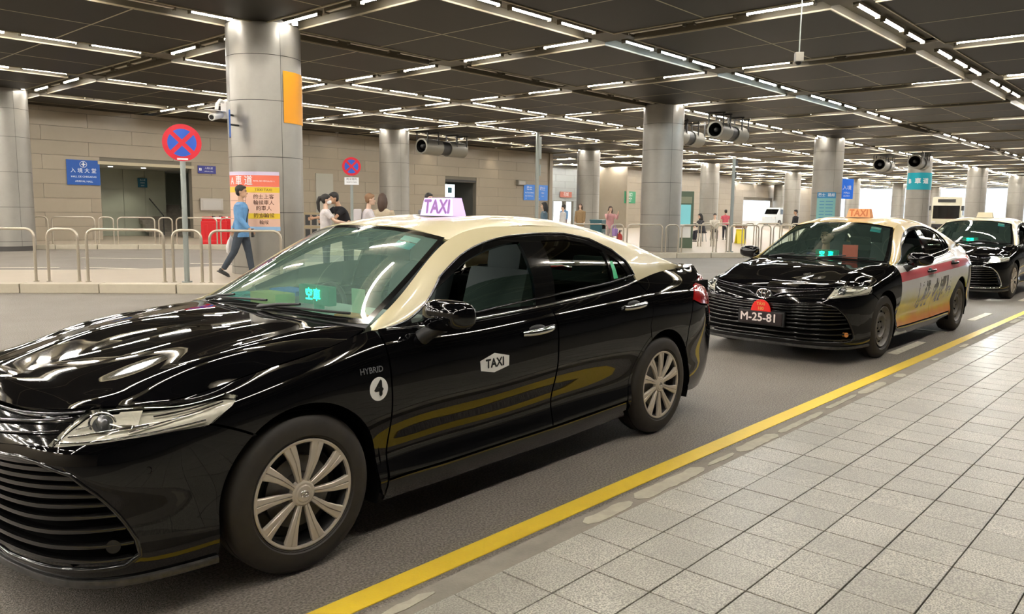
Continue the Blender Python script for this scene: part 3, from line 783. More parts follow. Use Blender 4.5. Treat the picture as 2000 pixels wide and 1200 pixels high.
def wrap_text(s, size, cx, cz, bold=0.0, off=.0025):
    """flat lettering laid onto the body side (near side), centred on (cx, cz)"""
    me = text_mesh(s, size, 0, bold)
    n = len(me.vertices); co = np.zeros(n*3); me.vertices.foreach_get('co', co); co = co.reshape(-1, 3)
    uv = NA.invert(co[:, :2]+[cx, cz], (0, 2), (1.2, 5.2)); P = NA.at(uv[:, 0], uv[:, 1]); N = NA.normal(uv[:, 0], uv[:, 1])
    P = P-N*off; P[:, 1] *= -1
    me.vertices.foreach_set('co', P.ravel()); me.update()
    return me

def wrap_shape(name, pts, off=.0015):
    uv = xz(NA, pts, (1.2, 5.2)); d = panel_data(NA, uv, SA, -1, step=.03, off=off, flange=0, inset=0)
    return to_mesh(name, mirrored(d))

car_meshes(); wheel_meshes(); front_meshes(); cabin_meshes()

BLACK = mat('black_car_paint', (.0025, .0025, .003), .025, spec=.55)
CREAMS = [mat('cream_car_paint', (.72, .635, .39), .30, coat=.6), mat('yellow_cream_car_paint', (.64, .47, .155), .30, coat=.6), mat('pale_cream_car_paint', (.70, .63, .40), .30, coat=.6)]
GLOSSB = mat('gloss_black_trim', (.006, .006, .006), .08, coat=.5)
MATB = mat('matt_black_plastic', (.012, .012, .012), .5)
VOID = mat('dark_void', (.003, .003, .003), .9, spec=.1)
CHROME = mat('chrome', (.80, .80, .80), .08, 1.0)
DCHROME = mat('dark_chrome', (.12, .12, .13), .12, 1.0)
RUBBER = mat('tire_rubber', (.022, .019, .016), .62, noise=(9, .5, (.05, .042, .032)))
SILVER = mat('wheel_cover_silver', (.63, .57, .48), .33, .35, noise=(20, .25, (.40, .34, .27)))
STEEL = mat('grey_steel_wheel', (.20, .19, .175), .5, .3, noise=(12, .5, (.07, .06, .05)))
LAMPS = mat('lamp_reflector', (.95, .91, .78), .35, .15, bump=(60, .3))
LENS = glass('lamp_lens_glass', (.98, .98, .96), 1.1)
PROJ = mat('projector_glass', (.25, .26, .27), .04, .6)
WSG = glass('windscreen_glass', (.74, .93, .84), 1.6, haze=.17, haze_col=(.52, .82, .68))
WSG2 = glass('clear_windscreen_glass', (.70, .84, .76), 1.6, haze=.035)
LIPM = mat('scuffed_lip', (.008, .008, .008), .30, noise=(22, .30, (.20, .19, .17)), coat=.3)
SIDEG = glass('side_window_glass', (.34, .46, .38), 1.5)
RED = mat('red_lamp', (.45, .01, .01), .12, coat=1)
REDL = mat('pale_lamp_lens', (.75, .42, .38), .12, coat=1)
AMBER = mat('amber_lens', (.75, .30, .08), .15, coat=1)
SEATM = mat('dark_grey_seat_fabric', (.11, .115, .115), .8)
DASHM = mat('grey_dashboard', (.20, .22, .21), .6); DASHL = mat('pale_dashboard', (.40, .47, .42), .6)
LINER = mat('pale_headliner', (.42, .43, .40), .8)
WHITE = mat('white_sticker', (.85, .84, .80), .35)
INK = mat('black_ink', (.006, .006, .006), .5)
GREENLED = mat('green_led', (.0, .3, .2), .5, emit=(.0, 1., .50), es=3.5)
MIRROR = mat('mirror_glass', (.8, .8, .8), .02, 1)

def livery():
    m = bpy.data.materials.new('advert_wrap'); m.use_nodes = True; nt = m.node_tree; b = nt.nodes['Principled BSDF']
    b.inputs['Roughness'].default_value = .25; b.inputs['Coat Weight'].default_value = .6
    L = nt.links.new; N = nt.nodes.new
    tc = N('ShaderNodeTexCoord'); sx = N('ShaderNodeSeparateXYZ'); L(tc.outputs['Object'], sx.inputs[0])
    # height above a line that climbs towards the tail
    k = N('ShaderNodeMath'); k.operation = 'MULTIPLY_ADD'; k.inputs[1].default_value = -.030; L(sx.outputs['X'], k.inputs[0]); L(sx.outputs['Z'], k.inputs[2])
    n = N('ShaderNodeTexNoise'); n.inputs['Scale'].default_value = 3.; L(tc.outputs['Object'], n.inputs['Vector'])
    ad = N('ShaderNodeMath'); ad.operation = 'MULTIPLY_ADD'; ad.inputs[1].default_value = .12; L(n.outputs['Fac'], ad.inputs[0]); L(k.outputs[0], ad.inputs[2])
    r = N('ShaderNodeValToRGB'); e = r.color_ramp.elements; e[0].position = .30; e[0].color = (.80, .25, .05, 1); e[1].position = .36; e[1].color = (.82, .36, .08, 1)
    for p, c in ((.43, (.85, .62, .06)), (.55, (.80, .70, .12)), (.66, (.88, .86, .62)), (.73, (.90, .87, .84)), (.9, (.90, .87, .84))):
        x = e.new(p); x.color = (*c, 1)
    L(ad.outputs[0], r.inputs[0])
    band = N('ShaderNodeValToRGB'); band.color_ramp.interpolation = 'CONSTANT'; q = band.color_ramp.elements
    q[0].position = 0; q[0].color = (0, 0, 0, 1); q[1].position = .760; q[1].color = (1, 1, 1, 1); x = q.new(.858); x.color = (0, 0, 0, 1)
    L(k.outputs[0], band.inputs[0])
    mx = N('ShaderNodeMix'); mx.data_type = 'RGBA'; mx.inputs[7].default_value = (.90, .17, .19, 1); L(band.outputs[0], mx.inputs[0]); L(r.outputs[0], mx.inputs[6])
    # printed brush strokes
    v = N('ShaderNodeTexNoise'); v.inputs['Scale'].default_value = 6.5; v.inputs['Detail'].default_value = 3; v.inputs['Distortion'].default_value = 1.4
    mp = N('ShaderNodeMapping'); mp.inputs['Scale'].default_value = (1.0, .01, .55); L(tc.outputs['Object'], mp.inputs[0]); L(mp.outputs[0], v.inputs['Vector'])
    th = N('ShaderNodeMath'); th.operation = 'GREATER_THAN'; th.inputs[1].default_value = .53; L(v.outputs['Fac'], th.inputs[0])
    def window(sock, a, bb):
        m1 = N('ShaderNodeMath'); m1.operation = 'COMPARE'; m1.inputs[1].default_value = (a+bb)/2; m1.inputs[2].default_value = (bb-a)/2; L(sock, m1.inputs[0]); return m1.outputs[0]
    a1 = window(sx.outputs['X'], 1.05, 2.35); a2 = window(k.outputs[0], .40, .70)
    m1 = N('ShaderNodeMath'); m1.operation = 'MULTIPLY'; L(a1, m1.inputs[0]); L(a2, m1.inputs[1])
    m2 = N('ShaderNodeMath'); m2.operation = 'MULTIPLY'; L(m1.outputs[0], m2.inputs[0]); L(th.outputs[0], m2.inputs[1])
    m3 = N('ShaderNodeMix'); m3.data_type = 'RGBA'; m3.inputs[7].default_value = (.05, .045, .03, 1); L(m2.outputs[0], m3.inputs[0]); L(mx.outputs[2], m3.inputs[6])
    L(m3.outputs[2], b.inputs['Base Color'])
    return m
WRAP = livery()

def roof_sign(parent, lit, letters, base_col):
    mb = MB(); w, d, h = .135, .048, .112
    pr = [(-w-.012, 0), (w+.012, 0), (w-.012, h), (-w+.012, h)]
    for s in (-1, 1): pass
    v0 = [mb.bm.verts.new((-d-.008, y, z)) for y, z in pr]; v1 = [mb.bm.verts.new((d+.008, y, z)) for y, z in pr]
    for v in v0+v1:
        if v.co.z > .05: v.co.x *= .72
    mb.bm.faces.new(v0[::-1]); mb.bm.faces.new(v1)
    for i in range(4): mb.bm.faces.new((v0[i], v0[(i+1) % 4], v1[(i+1) % 4], v1[i]))
    s = mb.obj('roof_sign', lit, parent, loc=(1.64, 0, 1.452), bevel=.010, smooth=50)
    MB().box(0, 0, -.004, .15, .37, .014).obj('sign_base', MATB, s, bevel=.004)
    if letters:
        tilt = math.atan(.0165/.112)
        for sg in (-1, 1):
            t = text_mesh('TAXI', .118, .001, .004)
            Mx = Matrix.Translation((sg*(d+.0035), 0, .055)) @ Matrix.Rotation(-sg*tilt, 4, 'Y') @ Matrix.Rotation(PI/2*sg, 4, 'Z') @ Matrix.Rotation(PI/2, 4, 'X') @ Matrix.Diagonal((.88, 1, 1, 1))
            t.transform(Mx); link('lettering', t, letters, s)
    return s

def build_car(name, label, loc, rz, cream, group=None, wrap=False, cover=True, lamp_on=False, sign=None, first=False):
    M = CAR_MESH; car = thing(name, label, 'taxi', loc, rz, group)
    def P(nm, key, m, par=None): return link(nm, M[key], m, par or car)
    side = WRAP if wrap else BLACK
    fb = P('front_bumper', 'front_bumper', BLACK)
    P('grille_backing', 'grille_back', VOID, fb); P('grille_frame', 'grille_frame', CHROME if lamp_on else GLOSSB, fb)
    for s in M['slats']: link('slat', s, GLOSSB, fb)
    P('lip', 'lip', LIPM, fb)
    ug = P('upper_grille', 'upper_back', GLOSSB)
    P('wing', 'wing0', DCHROME, ug); P('wing', 'wing1', GLOSSB, ug)
    P('hood_trim', 'wing2', DCHROME)
    em = P('emblem', 'emblem', CHROME); P('emblem_plate', 'emblem_back', GLOSSB, em)
    P('hood', 'hood', BLACK)
    for k in ('', '_far'):
        P('fender', 'fender'+k, BLACK)
        fd = P('front_door', 'front_door'+k, side); rd = P('rear_door', 'rear_door'+k, side)
        for d, h in ((fd, 'handle_f'), (rd, 'handle_r')):
            P('door_handle', h+k, BLACK if wrap else CHROME, d); P('handle_cup', h+'_cup'+k, MATB, d)
        P('window_glass', 'glass_front'+k, SIDEG, fd); P('window_glass', 'glass_rear'+k, SIDEG, rd)
        mi = P('side_mirror', 'mirror'+k, BLACK); P('mirror_glass', 'mirror_glass'+k, MIRROR, mi); P('mirror_arm', 'mirror_arm'+k, MATB, mi)
        P('sill', 'sill'+k, GLOSSB)
        q = P('quarter_panel', 'quarter'+k, side); P('wheel_arch_lip', 'arch_lip'+k, side, q)
        P('cabin_side', 'cabin_side'+k, cream)
        wf = P('window_frame', 'window_frame'+k, GLOSSB); P('quarter_glass', 'glass_quarter'+k, SIDEG, wf)
        P('belt_trim', 'belt'+k, CHROME, wf); P('window_trim', 'drip'+k, DCHROME, wf)
        hl = P('headlamp', 'lamp_bowl'+k, LAMPS); P('lens_cover', 'headlamp_lens'+k, LENS, hl); P('bezel', 'lamp_trim'+k, CHROME, hl)
        P('reflector_step', 'lamp_block'+k, LAMPS, hl)
        pl = P('projector_lens', 'lamp_lens'+k, PROJ, hl)
        if lamp_on: pl.material_slots[0].link = 'OBJECT'; pl.material_slots[0].material = mat('lit_headlamp', (1, 1, 1), .3, emit=(.93, 1., .97), es=900)
        P('fog_lamp', 'fog'+k, AMBER if wrap else GLOSSB)
        P('taillight', 'taillight'+k, RED)
    P('rear_bumper', 'rear_bumper', BLACK); P('trunk_lid', 'trunk_side', BLACK); P('trunk_deck', 'deck', BLACK)
    rf = P('roof', 'roof', cream)
    ws = P('windshield', 'ws', WSG if cream == CREAMS[0] else WSG2); P('border', 'ws_border', GLOSSB, ws)
    P('rear_window', 'rg', SIDEG); P('cowl', 'cowl', MATB)
    P('wiper', 'wiper_a', MATB); P('wiper', 'wiper_b', MATB)
    P('underbody', 'underbody', VOID); P('dashboard', 'dashboard', DASHL if cream == CREAMS[0] else DASHM); P('steering_wheel', 'steering', MATB)
    s1 = P('seat', 'seat_r', SEATM); P('headrest', 'hr_r', SEATM, s1); s2 = P('seat', 'seat_l', SEATM); P('headrest', 'hr_l', SEATM, s2)
    b = P('rear_seat', 'bench', SEATM); P('headrest', 'hr3', SEATM, b); P('headrest', 'hr4', SEATM, b)
    P('headliner', 'headliner', LINER); P('inner_mirror', 'inner_mirror', MATB)
    for x in (0, 2.825):
        for s in (-1, 1):
            w = bpy.data.objects.new('wheel', None); COL.objects.link(w); w.parent = car
            w.location = (x, s*.797, .335)
            if s > 0: w.rotation_euler = (0, 0, PI)
            elif x == 0: w.rotation_euler = (0, .32, -.02)
            link('tire', M['tire'], RUBBER, w)
            sc_w = (1.075, 1, 1.075)
            if cover:
                link('rim', M['drum'], MATB, w); link('brake_disc', M['disc'], STEEL, w)
                link('wheel_cover', M['cover_ring'], SILVER, w).scale = sc_w; link('hub_emblem', M['hub_emblem'], CHROME, w)
                for i in range(10):
                    o = link('spoke', M['spoke'], SILVER, w); o.scale = sc_w; o.rotation_euler = (0, 2*PI*i/10, 0)
            else:
                link('steel_wheel', M['steel'], STEEL, w); link('vent_holes', M['steel_holes'], VOID, w)
    return car, dict(bumper=fb, roof=rf, ws=ws)
# ================================================================ THE SETTING
H = 5.0; KZ = .10; PZ = .15
NX0, NY0, LX, LY = 8.79, 9.833, 4.948, 4.742        # ceiling beam grid: beams at NX0+i*LX, NY0+j*LY
ASPH = mat('asphalt', (.225, .20, .17), .62, noise=(1.1, .55, (.15, .13, .11)), bump=(160, .6))
def asphalt_grain(m):
    nt = m.node_tree; b = nt.nodes['Principled BSDF']; L = nt.links.new; N = nt.nodes.new
    tc = N('ShaderNodeTexCoord'); n = N('ShaderNodeTexNoise'); n.inputs['Scale'].default_value = 95; n.inputs['Detail'].default_value = 3
    L(tc.outputs['Object'], n.inputs['Vector'])
    r = N('ShaderNodeMapRange'); r.inputs[1].default_value = .35; r.inputs[2].default_value = .68; r.inputs[3].default_value = .55; r.inputs[4].default_value = 1.6
    L(n.outputs['Fac'], r.inputs[0]); src = b.inputs['Base Color'].links[0].from_socket
    h = N('ShaderNodeHueSaturation'); L(src, h.inputs['Color']); L(r.outputs[0], h.inputs['Value']); L(h.outputs[0], b.inputs['Base Color'])
asphalt_grain(ASPH)
YEL = mat('yellow_road_paint', (.95, .67, .045), .5, noise=(14, .25, (.72, .48, .06)), bump=(120, .3))
WHT = mat('white_road_paint', (.80, .75, .60), .6, noise=(18, .6, (.25, .22, .18)))
KERB = mat('kerb_concrete', (.26, .235, .19), .8, noise=(6, .7, (.15, .135, .11)), bump=(90, .3))
CREAMP = mat('worn_cream_kerb_paint', (.42, .385, .29), .7, noise=(16, .7, (.27, .245, .19)))
def granite(name, col, dark, sc=170, var=.0, rough=.38):
    m = mat(name, col, rough, noise=(7, .8, [c*.62 for c in col]), var=var); nt = m.node_tree; b = nt.nodes['Principled BSDF']
    L = nt.links.new; N = nt.nodes.new
    tc = N('ShaderNodeTexCoord'); v = N('ShaderNodeTexNoise'); v.inputs['Scale'].default_value = sc; v.inputs['Detail'].default_value = 2
    geo = N('ShaderNodeNewGeometry'); L(geo.outputs['Position'], v.inputs['Vector'])
    r = N('ShaderNodeMapRange'); r.inputs[1].default_value = .40; r.inputs[2].default_value = .62; r.inputs[3].default_value = 0; r.inputs[4].default_value = 1
    L(v.outputs['Fac'], r.inputs[0])
    src = b.inputs['Base Color'].links[0].from_socket; x = N('ShaderNodeMix'); x.data_type = 'RGBA'; x.blend_type = 'MIX'
    x.inputs[6].default_value = (*dark, 1); L(r.outputs[0], x.inputs[0]); L(src, x.inputs[7]); L(x.outputs[2], b.inputs['Base Color'])
    # mottling in world space so that neighbouring stones differ
    for n in nt.nodes:
        if n.type == 'TEX_NOISE' and abs(n.inputs['Scale'].default_value-7) < .1: L(geo.outputs['Position'], n.inputs['Vector']); n.inputs['Scale'].default_value = 3.5
    return m
GRAN = granite('grey_granite_paving', (.50, .47, .39), (.20, .19, .16), 150, var=.13)
GROUT = mat('paving_joint', (.10, .09, .07), .9)
PLAZA = mat('beige_paving', (.40, .335, .25), .45, noise=(1.5, .4, (.32, .27, .205)))
WALLM = mat('beige_wall_panel', (.315, .268, .20), .36, noise=(2.2, .35, (.26, .22, .165)), var=.05)
JOINT = mat('wall_joint', (.16, .145, .115), .9)
GREENW = mat('grey_green_wall_tile', (.36, .38, .30), .3, noise=(2, .3, (.28, .30, .24)))
COLM = mat('column_cladding', (.34, .325, .29), .36, .4, noise=(3, .15))
CJOINT = mat('column_joint', (.06, .055, .05), .6)
CEILM = mat('ceiling_mesh_panel', (.019, .0150, .0078), .50, .75, noise=(4, .4, (.014, .011, .006)), spec=.3)
TROUGH = mat('ceiling_beam_cladding', (.10, .085, .055), .55)
TRIM = mat('ceiling_trim', (.42, .37, .25), .45)
STEELR = mat('stainless_rail', (.52, .47, .38), .30, .75)
WHITEM = mat('white_metal', (.75, .74, .70), .4)
DARKM = mat('dark_metal', (.03, .03, .03), .5)
TUBEON = mat('lit_tube', (1, 1, 1), .5, emit=(1., .945, .87), es=LAMP)
TUBEBLUE = mat('lit_tube_cool', (1, 1, 1), .5, emit=(.72, .88, 1.), es=LAMP)
TUBEOFF = mat('unlit_tube', (.55, .50, .40), .35)
SPOTON = mat('lit_downlight', (1, 1, 1), .5, emit=(1., .9, .75), es=8)

def struct(name, o): o.name = name; o['kind'] = 'structure'; return o
def visible(p, m=0):
    """pixel of a point in the 2000 x 1200 frame, or None"""
    c = scene.camera.matrix_world.inverted() @ Vector(p)
    if c.z > -.05: return None
    x = 1000+CAM['f']*c.x/-c.z; y = 600-CAM['f']*c.y/-c.z
    return (x, y, -c.z) if -m <= x <= 2000+m and -m <= y <= 1200+m else None
_cmi = scene.camera.matrix_world.copy(); bpy.context.view_layer.update()

# --- road
struct('floor', MB().box(45, 12, -.10, 160, 60, .20).obj('floor', ASPH))
# --- the kerb and pavement the photographer stands on (world y < 2)
KY = 1.968; TL = .2535; YJ = 1.968; XJ = 2.828*.9333
kerb = struct('curb_near', MB().box(30, 2.035, KZ/2-.01, 120, .136, KZ+.02).obj('curb', KERB, bevel=.006))
pave = struct('pavement', MB().box(30, -4.2, KZ/2-.02, 120, 12.33, KZ+.03).obj('pavement', GROUT))
worn = MB(); rw = random.Random(3); x = 1.2
while x < 22:
    L_ = rw.uniform(.12, .75); w = rw.uniform(.018, .042); y = 2.03+rw.uniform(-.012, .02); n = max(5, int(L_/.05))
    top = [(x+L_*i/n, y+w*(1 if 0 < i < n else .3)+rw.uniform(-.006, .006)) for i in range(n+1)]
    bot = [(x+L_*i/n, y-w*(1 if 0 < i < n else .3)+rw.uniform(-.006, .006)) for i in range(n+1)]
    worn.prism(bot+top[::-1], KZ-.002, KZ+.0025); x += L_+rw.choice([.05, .12, .3, .9])
tag(worn.obj('worn_paint', CREAMP, kerb), kind='stuff')
def tile_mesh(sx, sy, h=.02, b=.003):
    return MB().box(0, 0, -h/2, sx, sy, h).mesh('paving_tile', None, b)
TM = tile_mesh(TL-.0055, TL-.0055)
cells = []
for j in range(0, 26):
    for i in range(-12, 130):
        cx, cy = XJ+(i+.5)*TL, YJ-(j+.5)*TL
        v = visible((cx, cy, KZ), 60)
        if v: cells.append((v[2], cx, cy))
cells.sort(); rt = random.Random(5)
for d, cx, cy in cells[:300]:
    o = link('paving_tile', TM, GRAN, pave); o.location = (cx, cy, KZ+.012+rt.uniform(-.0008, .0008)); o.rotation_euler = (rt.uniform(-.003, .003), rt.uniform(-.003, .003), rt.uniform(-.004, .004))
near = {(round(cx, 3), round(cy, 3)) for _, cx, cy in cells[:300]}
rest = MB()
for j in range(0, 26):
    for i in range(-14, 150):
        cx, cy = XJ+(i+.5)*TL, YJ-(j+.5)*TL
        if (round(cx, 3), round(cy, 3)) in near: continue
        if visible((cx, cy, KZ), 80) or (-1.5 < cx < 5 and cy > -2): rest.box(cx, cy, KZ+.002, TL-.005, TL-.005, .02)
tag(rest.obj('paving_tiles', GRAN, pave), kind='stuff')

# --- road markings
def strip(name, pts, w, m, z0=0., t=.004, parent=None):
    mb = MB(); pts = [Vector((x, y, 0)) for x, y in pts]; L, R_ = [], []
    for i, p in enumerate(pts):
        d = (pts[min(i+1, len(pts)-1)]-pts[max(i-1, 0)]).normalized(); n = Vector((-d.y, d.x, 0))
        L.append(p+n*w/2); R_.append(p-n*w/2)
    mb.prism([(v.x, v.y) for v in R_+L[::-1]], z0, z0+t)
    return mb.obj(name, m, parent)
ry = random.Random(2)
yl = [(-8+k*.6, 2.345 if k*.6-8 < 4 else 2.345-.075*min(1, (k*.6-12)/10)) for k in range(180)]
yl = [(x, y+ry.uniform(-.003, .003)) for x, y in yl]
struct('road_line_yellow', strip('line', yl, .118, YEL))
for i, (pts, w) in enumerate((([(9.0, 2.60), (10.12, 2.60)], .10), ([(12.75, 2.66), (13.9, 2.66)], .10), ([(16.4, 2.66), (17.5, 2.66)], .10), ([(20.2, 2.66), (21.3, 2.66)], .10),
                              ([(11.22, 2.60), (11.22, 5.2)], .10), ([(7.3, 4.9), (7.9, 4.9)], .12),
                              ([(7.1, 20.1), (8.3, 18.3)], .12), ([(5.6, 21.3), (6.6, 20.4)], .12), ([(8.3, 23.8), (9.85, 22.1)], .12), ([(9.6, 20.0), (10.6, 19.3)], .12))):
    struct('road_line_white', strip('line', pts, w, WHT))
for pts in (([(4.3, 19.7), (4.9, 19.3)]), ([(5.2, 19.1), (6.6, 18.1)])):
    struct('road_line_yellow_far', strip('line', pts, .16, YEL))

# --- platforms beyond the road, each edged with kerb stones
def smooth_line(pts, step):
    c = curve([(x, y, 0) for x, y in pts], 400)
    L = np.concatenate([[0], np.cumsum(np.linalg.norm(np.diff(c, axis=0), axis=1))])
    n = max(1, int(L[-1]/step)); s = np.linspace(0, L[-1], n+1)
    return [(float(np.interp(k, L, c[:, 0])), float(np.interp(k, L, c[:, 1]))) for k in s]
KST = mat('pale_kerb_stone', (.52, .47, .36), .6, noise=(5, .5, (.40, .35, .27)), var=.06)
def platform(name, outline, kerb_pts, z=PZ, zr=0.):
    o = struct(name, MB().prism(outline, -.02, z).obj(name, PLAZA))
    ks = smooth_line(kerb_pts, 1.25)
    for a, b in zip(ks[:-1], ks[1:]):
        a, b = Vector((*a, 0)), Vector((*b, 0)); d = b-a; c = (a+b)/2
        MB().box(0, 0, 0, d.length-.02, .30, z+.012).obj('kerb_stone', KST, o, (c.x, c.y, (z+.012)/2-.001), (0, 0, math.atan2(d.y, d.x)), bevel=.015)
    return o
A_FRONT = [(-3, 22.2), (0, 19.1), (2.0, 17.15), (4.06, 15.30), (5.12, 14.36), (6.52, 13.00), (7.9, 11.85), (9.3, 11.2), (11.2, 10.9), (12.9, 11.5), (13.8, 13.0), (13.2, 15.0)]
A_BACK = [(13.2, 15.0), (11.6, 16.5), (9.6, 16.9), (7.57, 17.0), (4.78, 18.5), (0, 22.5), (-3, 25)]
A1 = smooth_line(A_FRONT, .5); A2 = smooth_line(A_BACK, .5)
island = platform('platform_island', A1+A2[1:], A_FRONT)
B_FRONT = [(125, 9.6), (60, 9.6), (40, 9.9), (29.6, 10.75), (24.9, 12.15), (22.15, 13.72), (19.5, 15.6), (17.0, 17.8), (15.0, 20.3), (14.2, 23.6), (13.15, 26.2), (10.45, 28.1), (8.66, 29.25), (4, 32.2)]
B1 = smooth_line(B_FRONT, .6)
plaza = platform('plaza', B1+[(4, 62), (125, 62)], B_FRONT)

# --- ceiling: trough beams on a grid, four mesh panels in every bay
TW = .76
I0, I1, J0, J1 = -5, 22, -6, 11
ceil = struct('ceiling', MB().box(45, 15, H+.42, 150, 86, .1).obj('ceiling', DARKM))
beam = MB()
def channel(mb, x0, x1, y, alongx=True):
    """soffit of a light trough: a plate set up by 10 cm between two lips"""
    if alongx:
        mb.box((x0+x1)/2, y, H+.14, x1-x0, TW-.04, .04)
    else:
        mb.box(y, (x0+x1)/2, H+.14, TW-.04, x1-x0, .04)
panels = []
for i in range(I0, I1):
    for j in range(J0, J1):
        xa, xb = NX0+i*LX+TW/2, NX0+(i+1)*LX-TW/2; ya_, yb = NY0+j*LY+TW/2, NY0+(j+1)*LY-TW/2
        px, py = (xb-xa)/2, (yb-ya_)/2
        for a in (0, 1):
            for b in (0, 1):
                panels.append((xa+px*(a+.5), ya_+py*(b+.5), px, py))
pm = MB().box(0, 0, .03, (LX-TW)/2-.035, (LY-TW)/2-.035, .06).mesh('ceiling_panel')
scored = []
for k, (x, y, px, py) in enumerate(panels):
    v = visible((x, y, H), 150); scored.append((v[2] if v else 1e6, k))
scored.sort(); pr = MB()
for d, k in scored[:300]:
    x, y, px, py = panels[k]; link('ceiling_panel', pm, CEILM, ceil).location = (x, y, H)
for d, k in scored[300:]:
    x, y, px, py = panels[k]; pr.box(x, y, H+.03, px-.035, py-.035, .06)
tag(pr.obj('ceiling_panels', CEILM, ceil), kind='stuff')
td = MB(); tr = MB(); xA, xB, yA, yB = NX0+I0*LX, NX0+I1*LX, NY0+J0*LY, NY0+J1*LY
for i in range(I0, I1):
    for j in range(J0, J1):
        cx, cy = NX0+(i+.5)*LX, NY0+(j+.5)*LY
        tr.box(cx, cy, H+.022, LX-TW, .030, .05).box(cx, cy, H+.022, .030, LY-TW, .05)
        for s in (-1, 1):
            tr.box(cx, cy+s*(LY-TW)/2, H-.004, LX-TW+.03, .028, .028).box(cx+s*(LX-TW)/2, cy, H-.004, .028, LY-TW+.03, .028)
            td.box(cx, cy+s*(LY-TW)/2, H+.075, LX-TW+.03, .026, .13).box(cx+s*(LX-TW)/2, cy, H+.075, .026, LY-TW+.03, .13)
tag(tr.obj('ceiling_trim', TRIM, ceil), kind='stuff')
tag(td.obj('trough_sides', TROUGH, ceil), kind='stuff')
bm_ = MB()
for j in range(J0, J1+1): bm_.box((xA+xB)/2, NY0+j*LY, H+.155, xB-xA, TW, .03)
for i in range(I0, I1+1): bm_.box(NX0+i*LX, (yA+yB)/2, H+.16, TW, yB-yA, .03)
bm_.obj('ceiling_beam', TROUGH, ceil)
# plates that close each crossing
cp = MB().box(0, 0, .04, TW-.02, TW-.02, .05).mesh('crossing_plate')
nodes = []
for i in range(I0, I1+1):
    for j in range(J0, J1+1):
        v = visible((NX0+i*LX, NY0+j*LY, H), 100); nodes.append((v[2] if v else 1e6, i, j))
nodes.sort()
for d, i, j in nodes[:200]: link('crossing_plate', cp, TROUGH, ceil).location = (NX0+i*LX, NY0+j*LY, H+.03)

# --- fluorescent battens
def lamp_mesh(L):
    body = MB().box(0, 0, .040, L+.06, .105, .05).box(L/2+.015, 0, .0, .03, .09, .06).box(-L/2-.015, 0, .0, .03, .09, .06).mesh('light_housing')
    tube = MB().box(0, 0, .008, L, .068, .016).mesh('light_tube')
    return body, tube
LB = {L: lamp_mesh(L) for L in (1.08, 1.20, .78)}
lamps = []
def lamp_list():
    rl = random.Random(12)
    span = LX-TW; spany = LY-TW
    for j in range(J0, J1+1):
        for i in range(I0, I1):
            on = (1, 1, 1)
            if j == 1 and i >= 0: on = (0, 0, 0)
            if j == 1 and i >= 3: on = (1, 1, 1)
            if j == 1 and i < 0: on = (1, 0, 1)
            if j == 5 and i > 3: on = (1, 0, 1)
            for k in range(3):
                x = NX0+i*LX+TW/2+span*(k+.5)/3
                cool = (j == 0 and i in (1, 2, 3))
                lamps.append((x, NY0+j*LY, 0, 1.08, on[k] and not (i > 4 and rl.random() < .3), cool))
    for i in range(I0, I1+1):
        for j in range(J0, J1):
            r = random.Random(i*31+j)
            on = [1, 0, 1]
            if j == -1: on = [1, 0, 0] if i % 2 else [0, 0, 1]
            if j == 2: on = [r.random() < .8, 0, r.random() < .8]
            if j == 0: on = [1, 0, 1]
            if j < -1: on = [r.random() < .6, 0, r.random() < .6]
            if i == 0 and j == -1: on = [1, 0, 0]
            Ls = (1.20, .78, 1.20); pos = (.64+.10, spany/2, spany-.74)
            for k in range(3):
                lamps.append((NX0+i*LX, NY0+j*LY+TW/2+pos[k], PI/2, Ls[k], on[k], False))
lamp_list()
COLS = [(NX0+14.844*k, 14.575+14.226*m) for m in (-1, 0, 1, 2) for k in range(-1, 8)]
sc_ = []
for q, l in enumerate(lamps):
    if any(abs(l[0]-cx) < .95 and abs(l[1]-cy) < .95 for cx, cy in COLS): continue
    if l[1] > 31.6 and l[0] < 38.5: continue
    if l[1] < -.5 and l[4]: lamps[q] = l = l[:4]+(0, False)
    v = visible((l[0], l[1], H), 10); sc_.append((v[2] if v else 1e6, q))
sc_.sort()
def nth(n): return '%d%s' % (n, 'th' if 10 <= n % 100 <= 20 else {1: 'st', 2: 'nd', 3: 'rd'}.get(n % 10, 'th'))
shown = [lamps[q] for d, q in sc_[:290] if d < 1e5]
def lamp_label(l):
    a = l[2] == 0; key = 1 if a else 0
    rows = sorted({round(s_[key], 2) for s_ in shown if (s_[2] == 0) == a})
    mates = sorted([s_[1-key] for s_ in shown if (s_[2] == 0) == a and round(s_[key], 2) == round(l[key], 2)])
    return f"{'lit' if l[4] else 'unlit'} batten, {nth(mates.index(l[1-key])+1)} from near end, in {nth(rows.index(round(l[key], 2))+1)} trough from camera {'along' if a else 'across'} the hall"
rest_on, rest_off = MB(), MB(); n_l = 0
for d, q in sc_:
    x, y, rz, L_, on, cool = lamps[q]
    if n_l < 290 and d < 1e5:
        t = thing('ceiling_light', lamp_label(lamps[q]), 'ceiling light', (x, y, H+.035), rz,
                  ('lit' if on else 'unlit')+' ceiling battens '+('along' if rz == 0 else 'across')+' the hall'+(' (cool)' if cool else ''))
        link('light_housing', LB[L_][0], TROUGH, t); link('light_tube', LB[L_][1], (TUBEBLUE if cool else TUBEON) if on else TUBEOFF, t); n_l += 1
    else:
        (rest_on if on else rest_off).box(x, y, H+.035, L_ if rz == 0 else .06, .06 if rz == 0 else L_, .05)
tag(rest_on.obj('distant_battens', TUBEON, ceil), kind='stuff'); tag(rest_off.obj('distant_unlit_battens', TUBEOFF, ceil), kind='stuff')

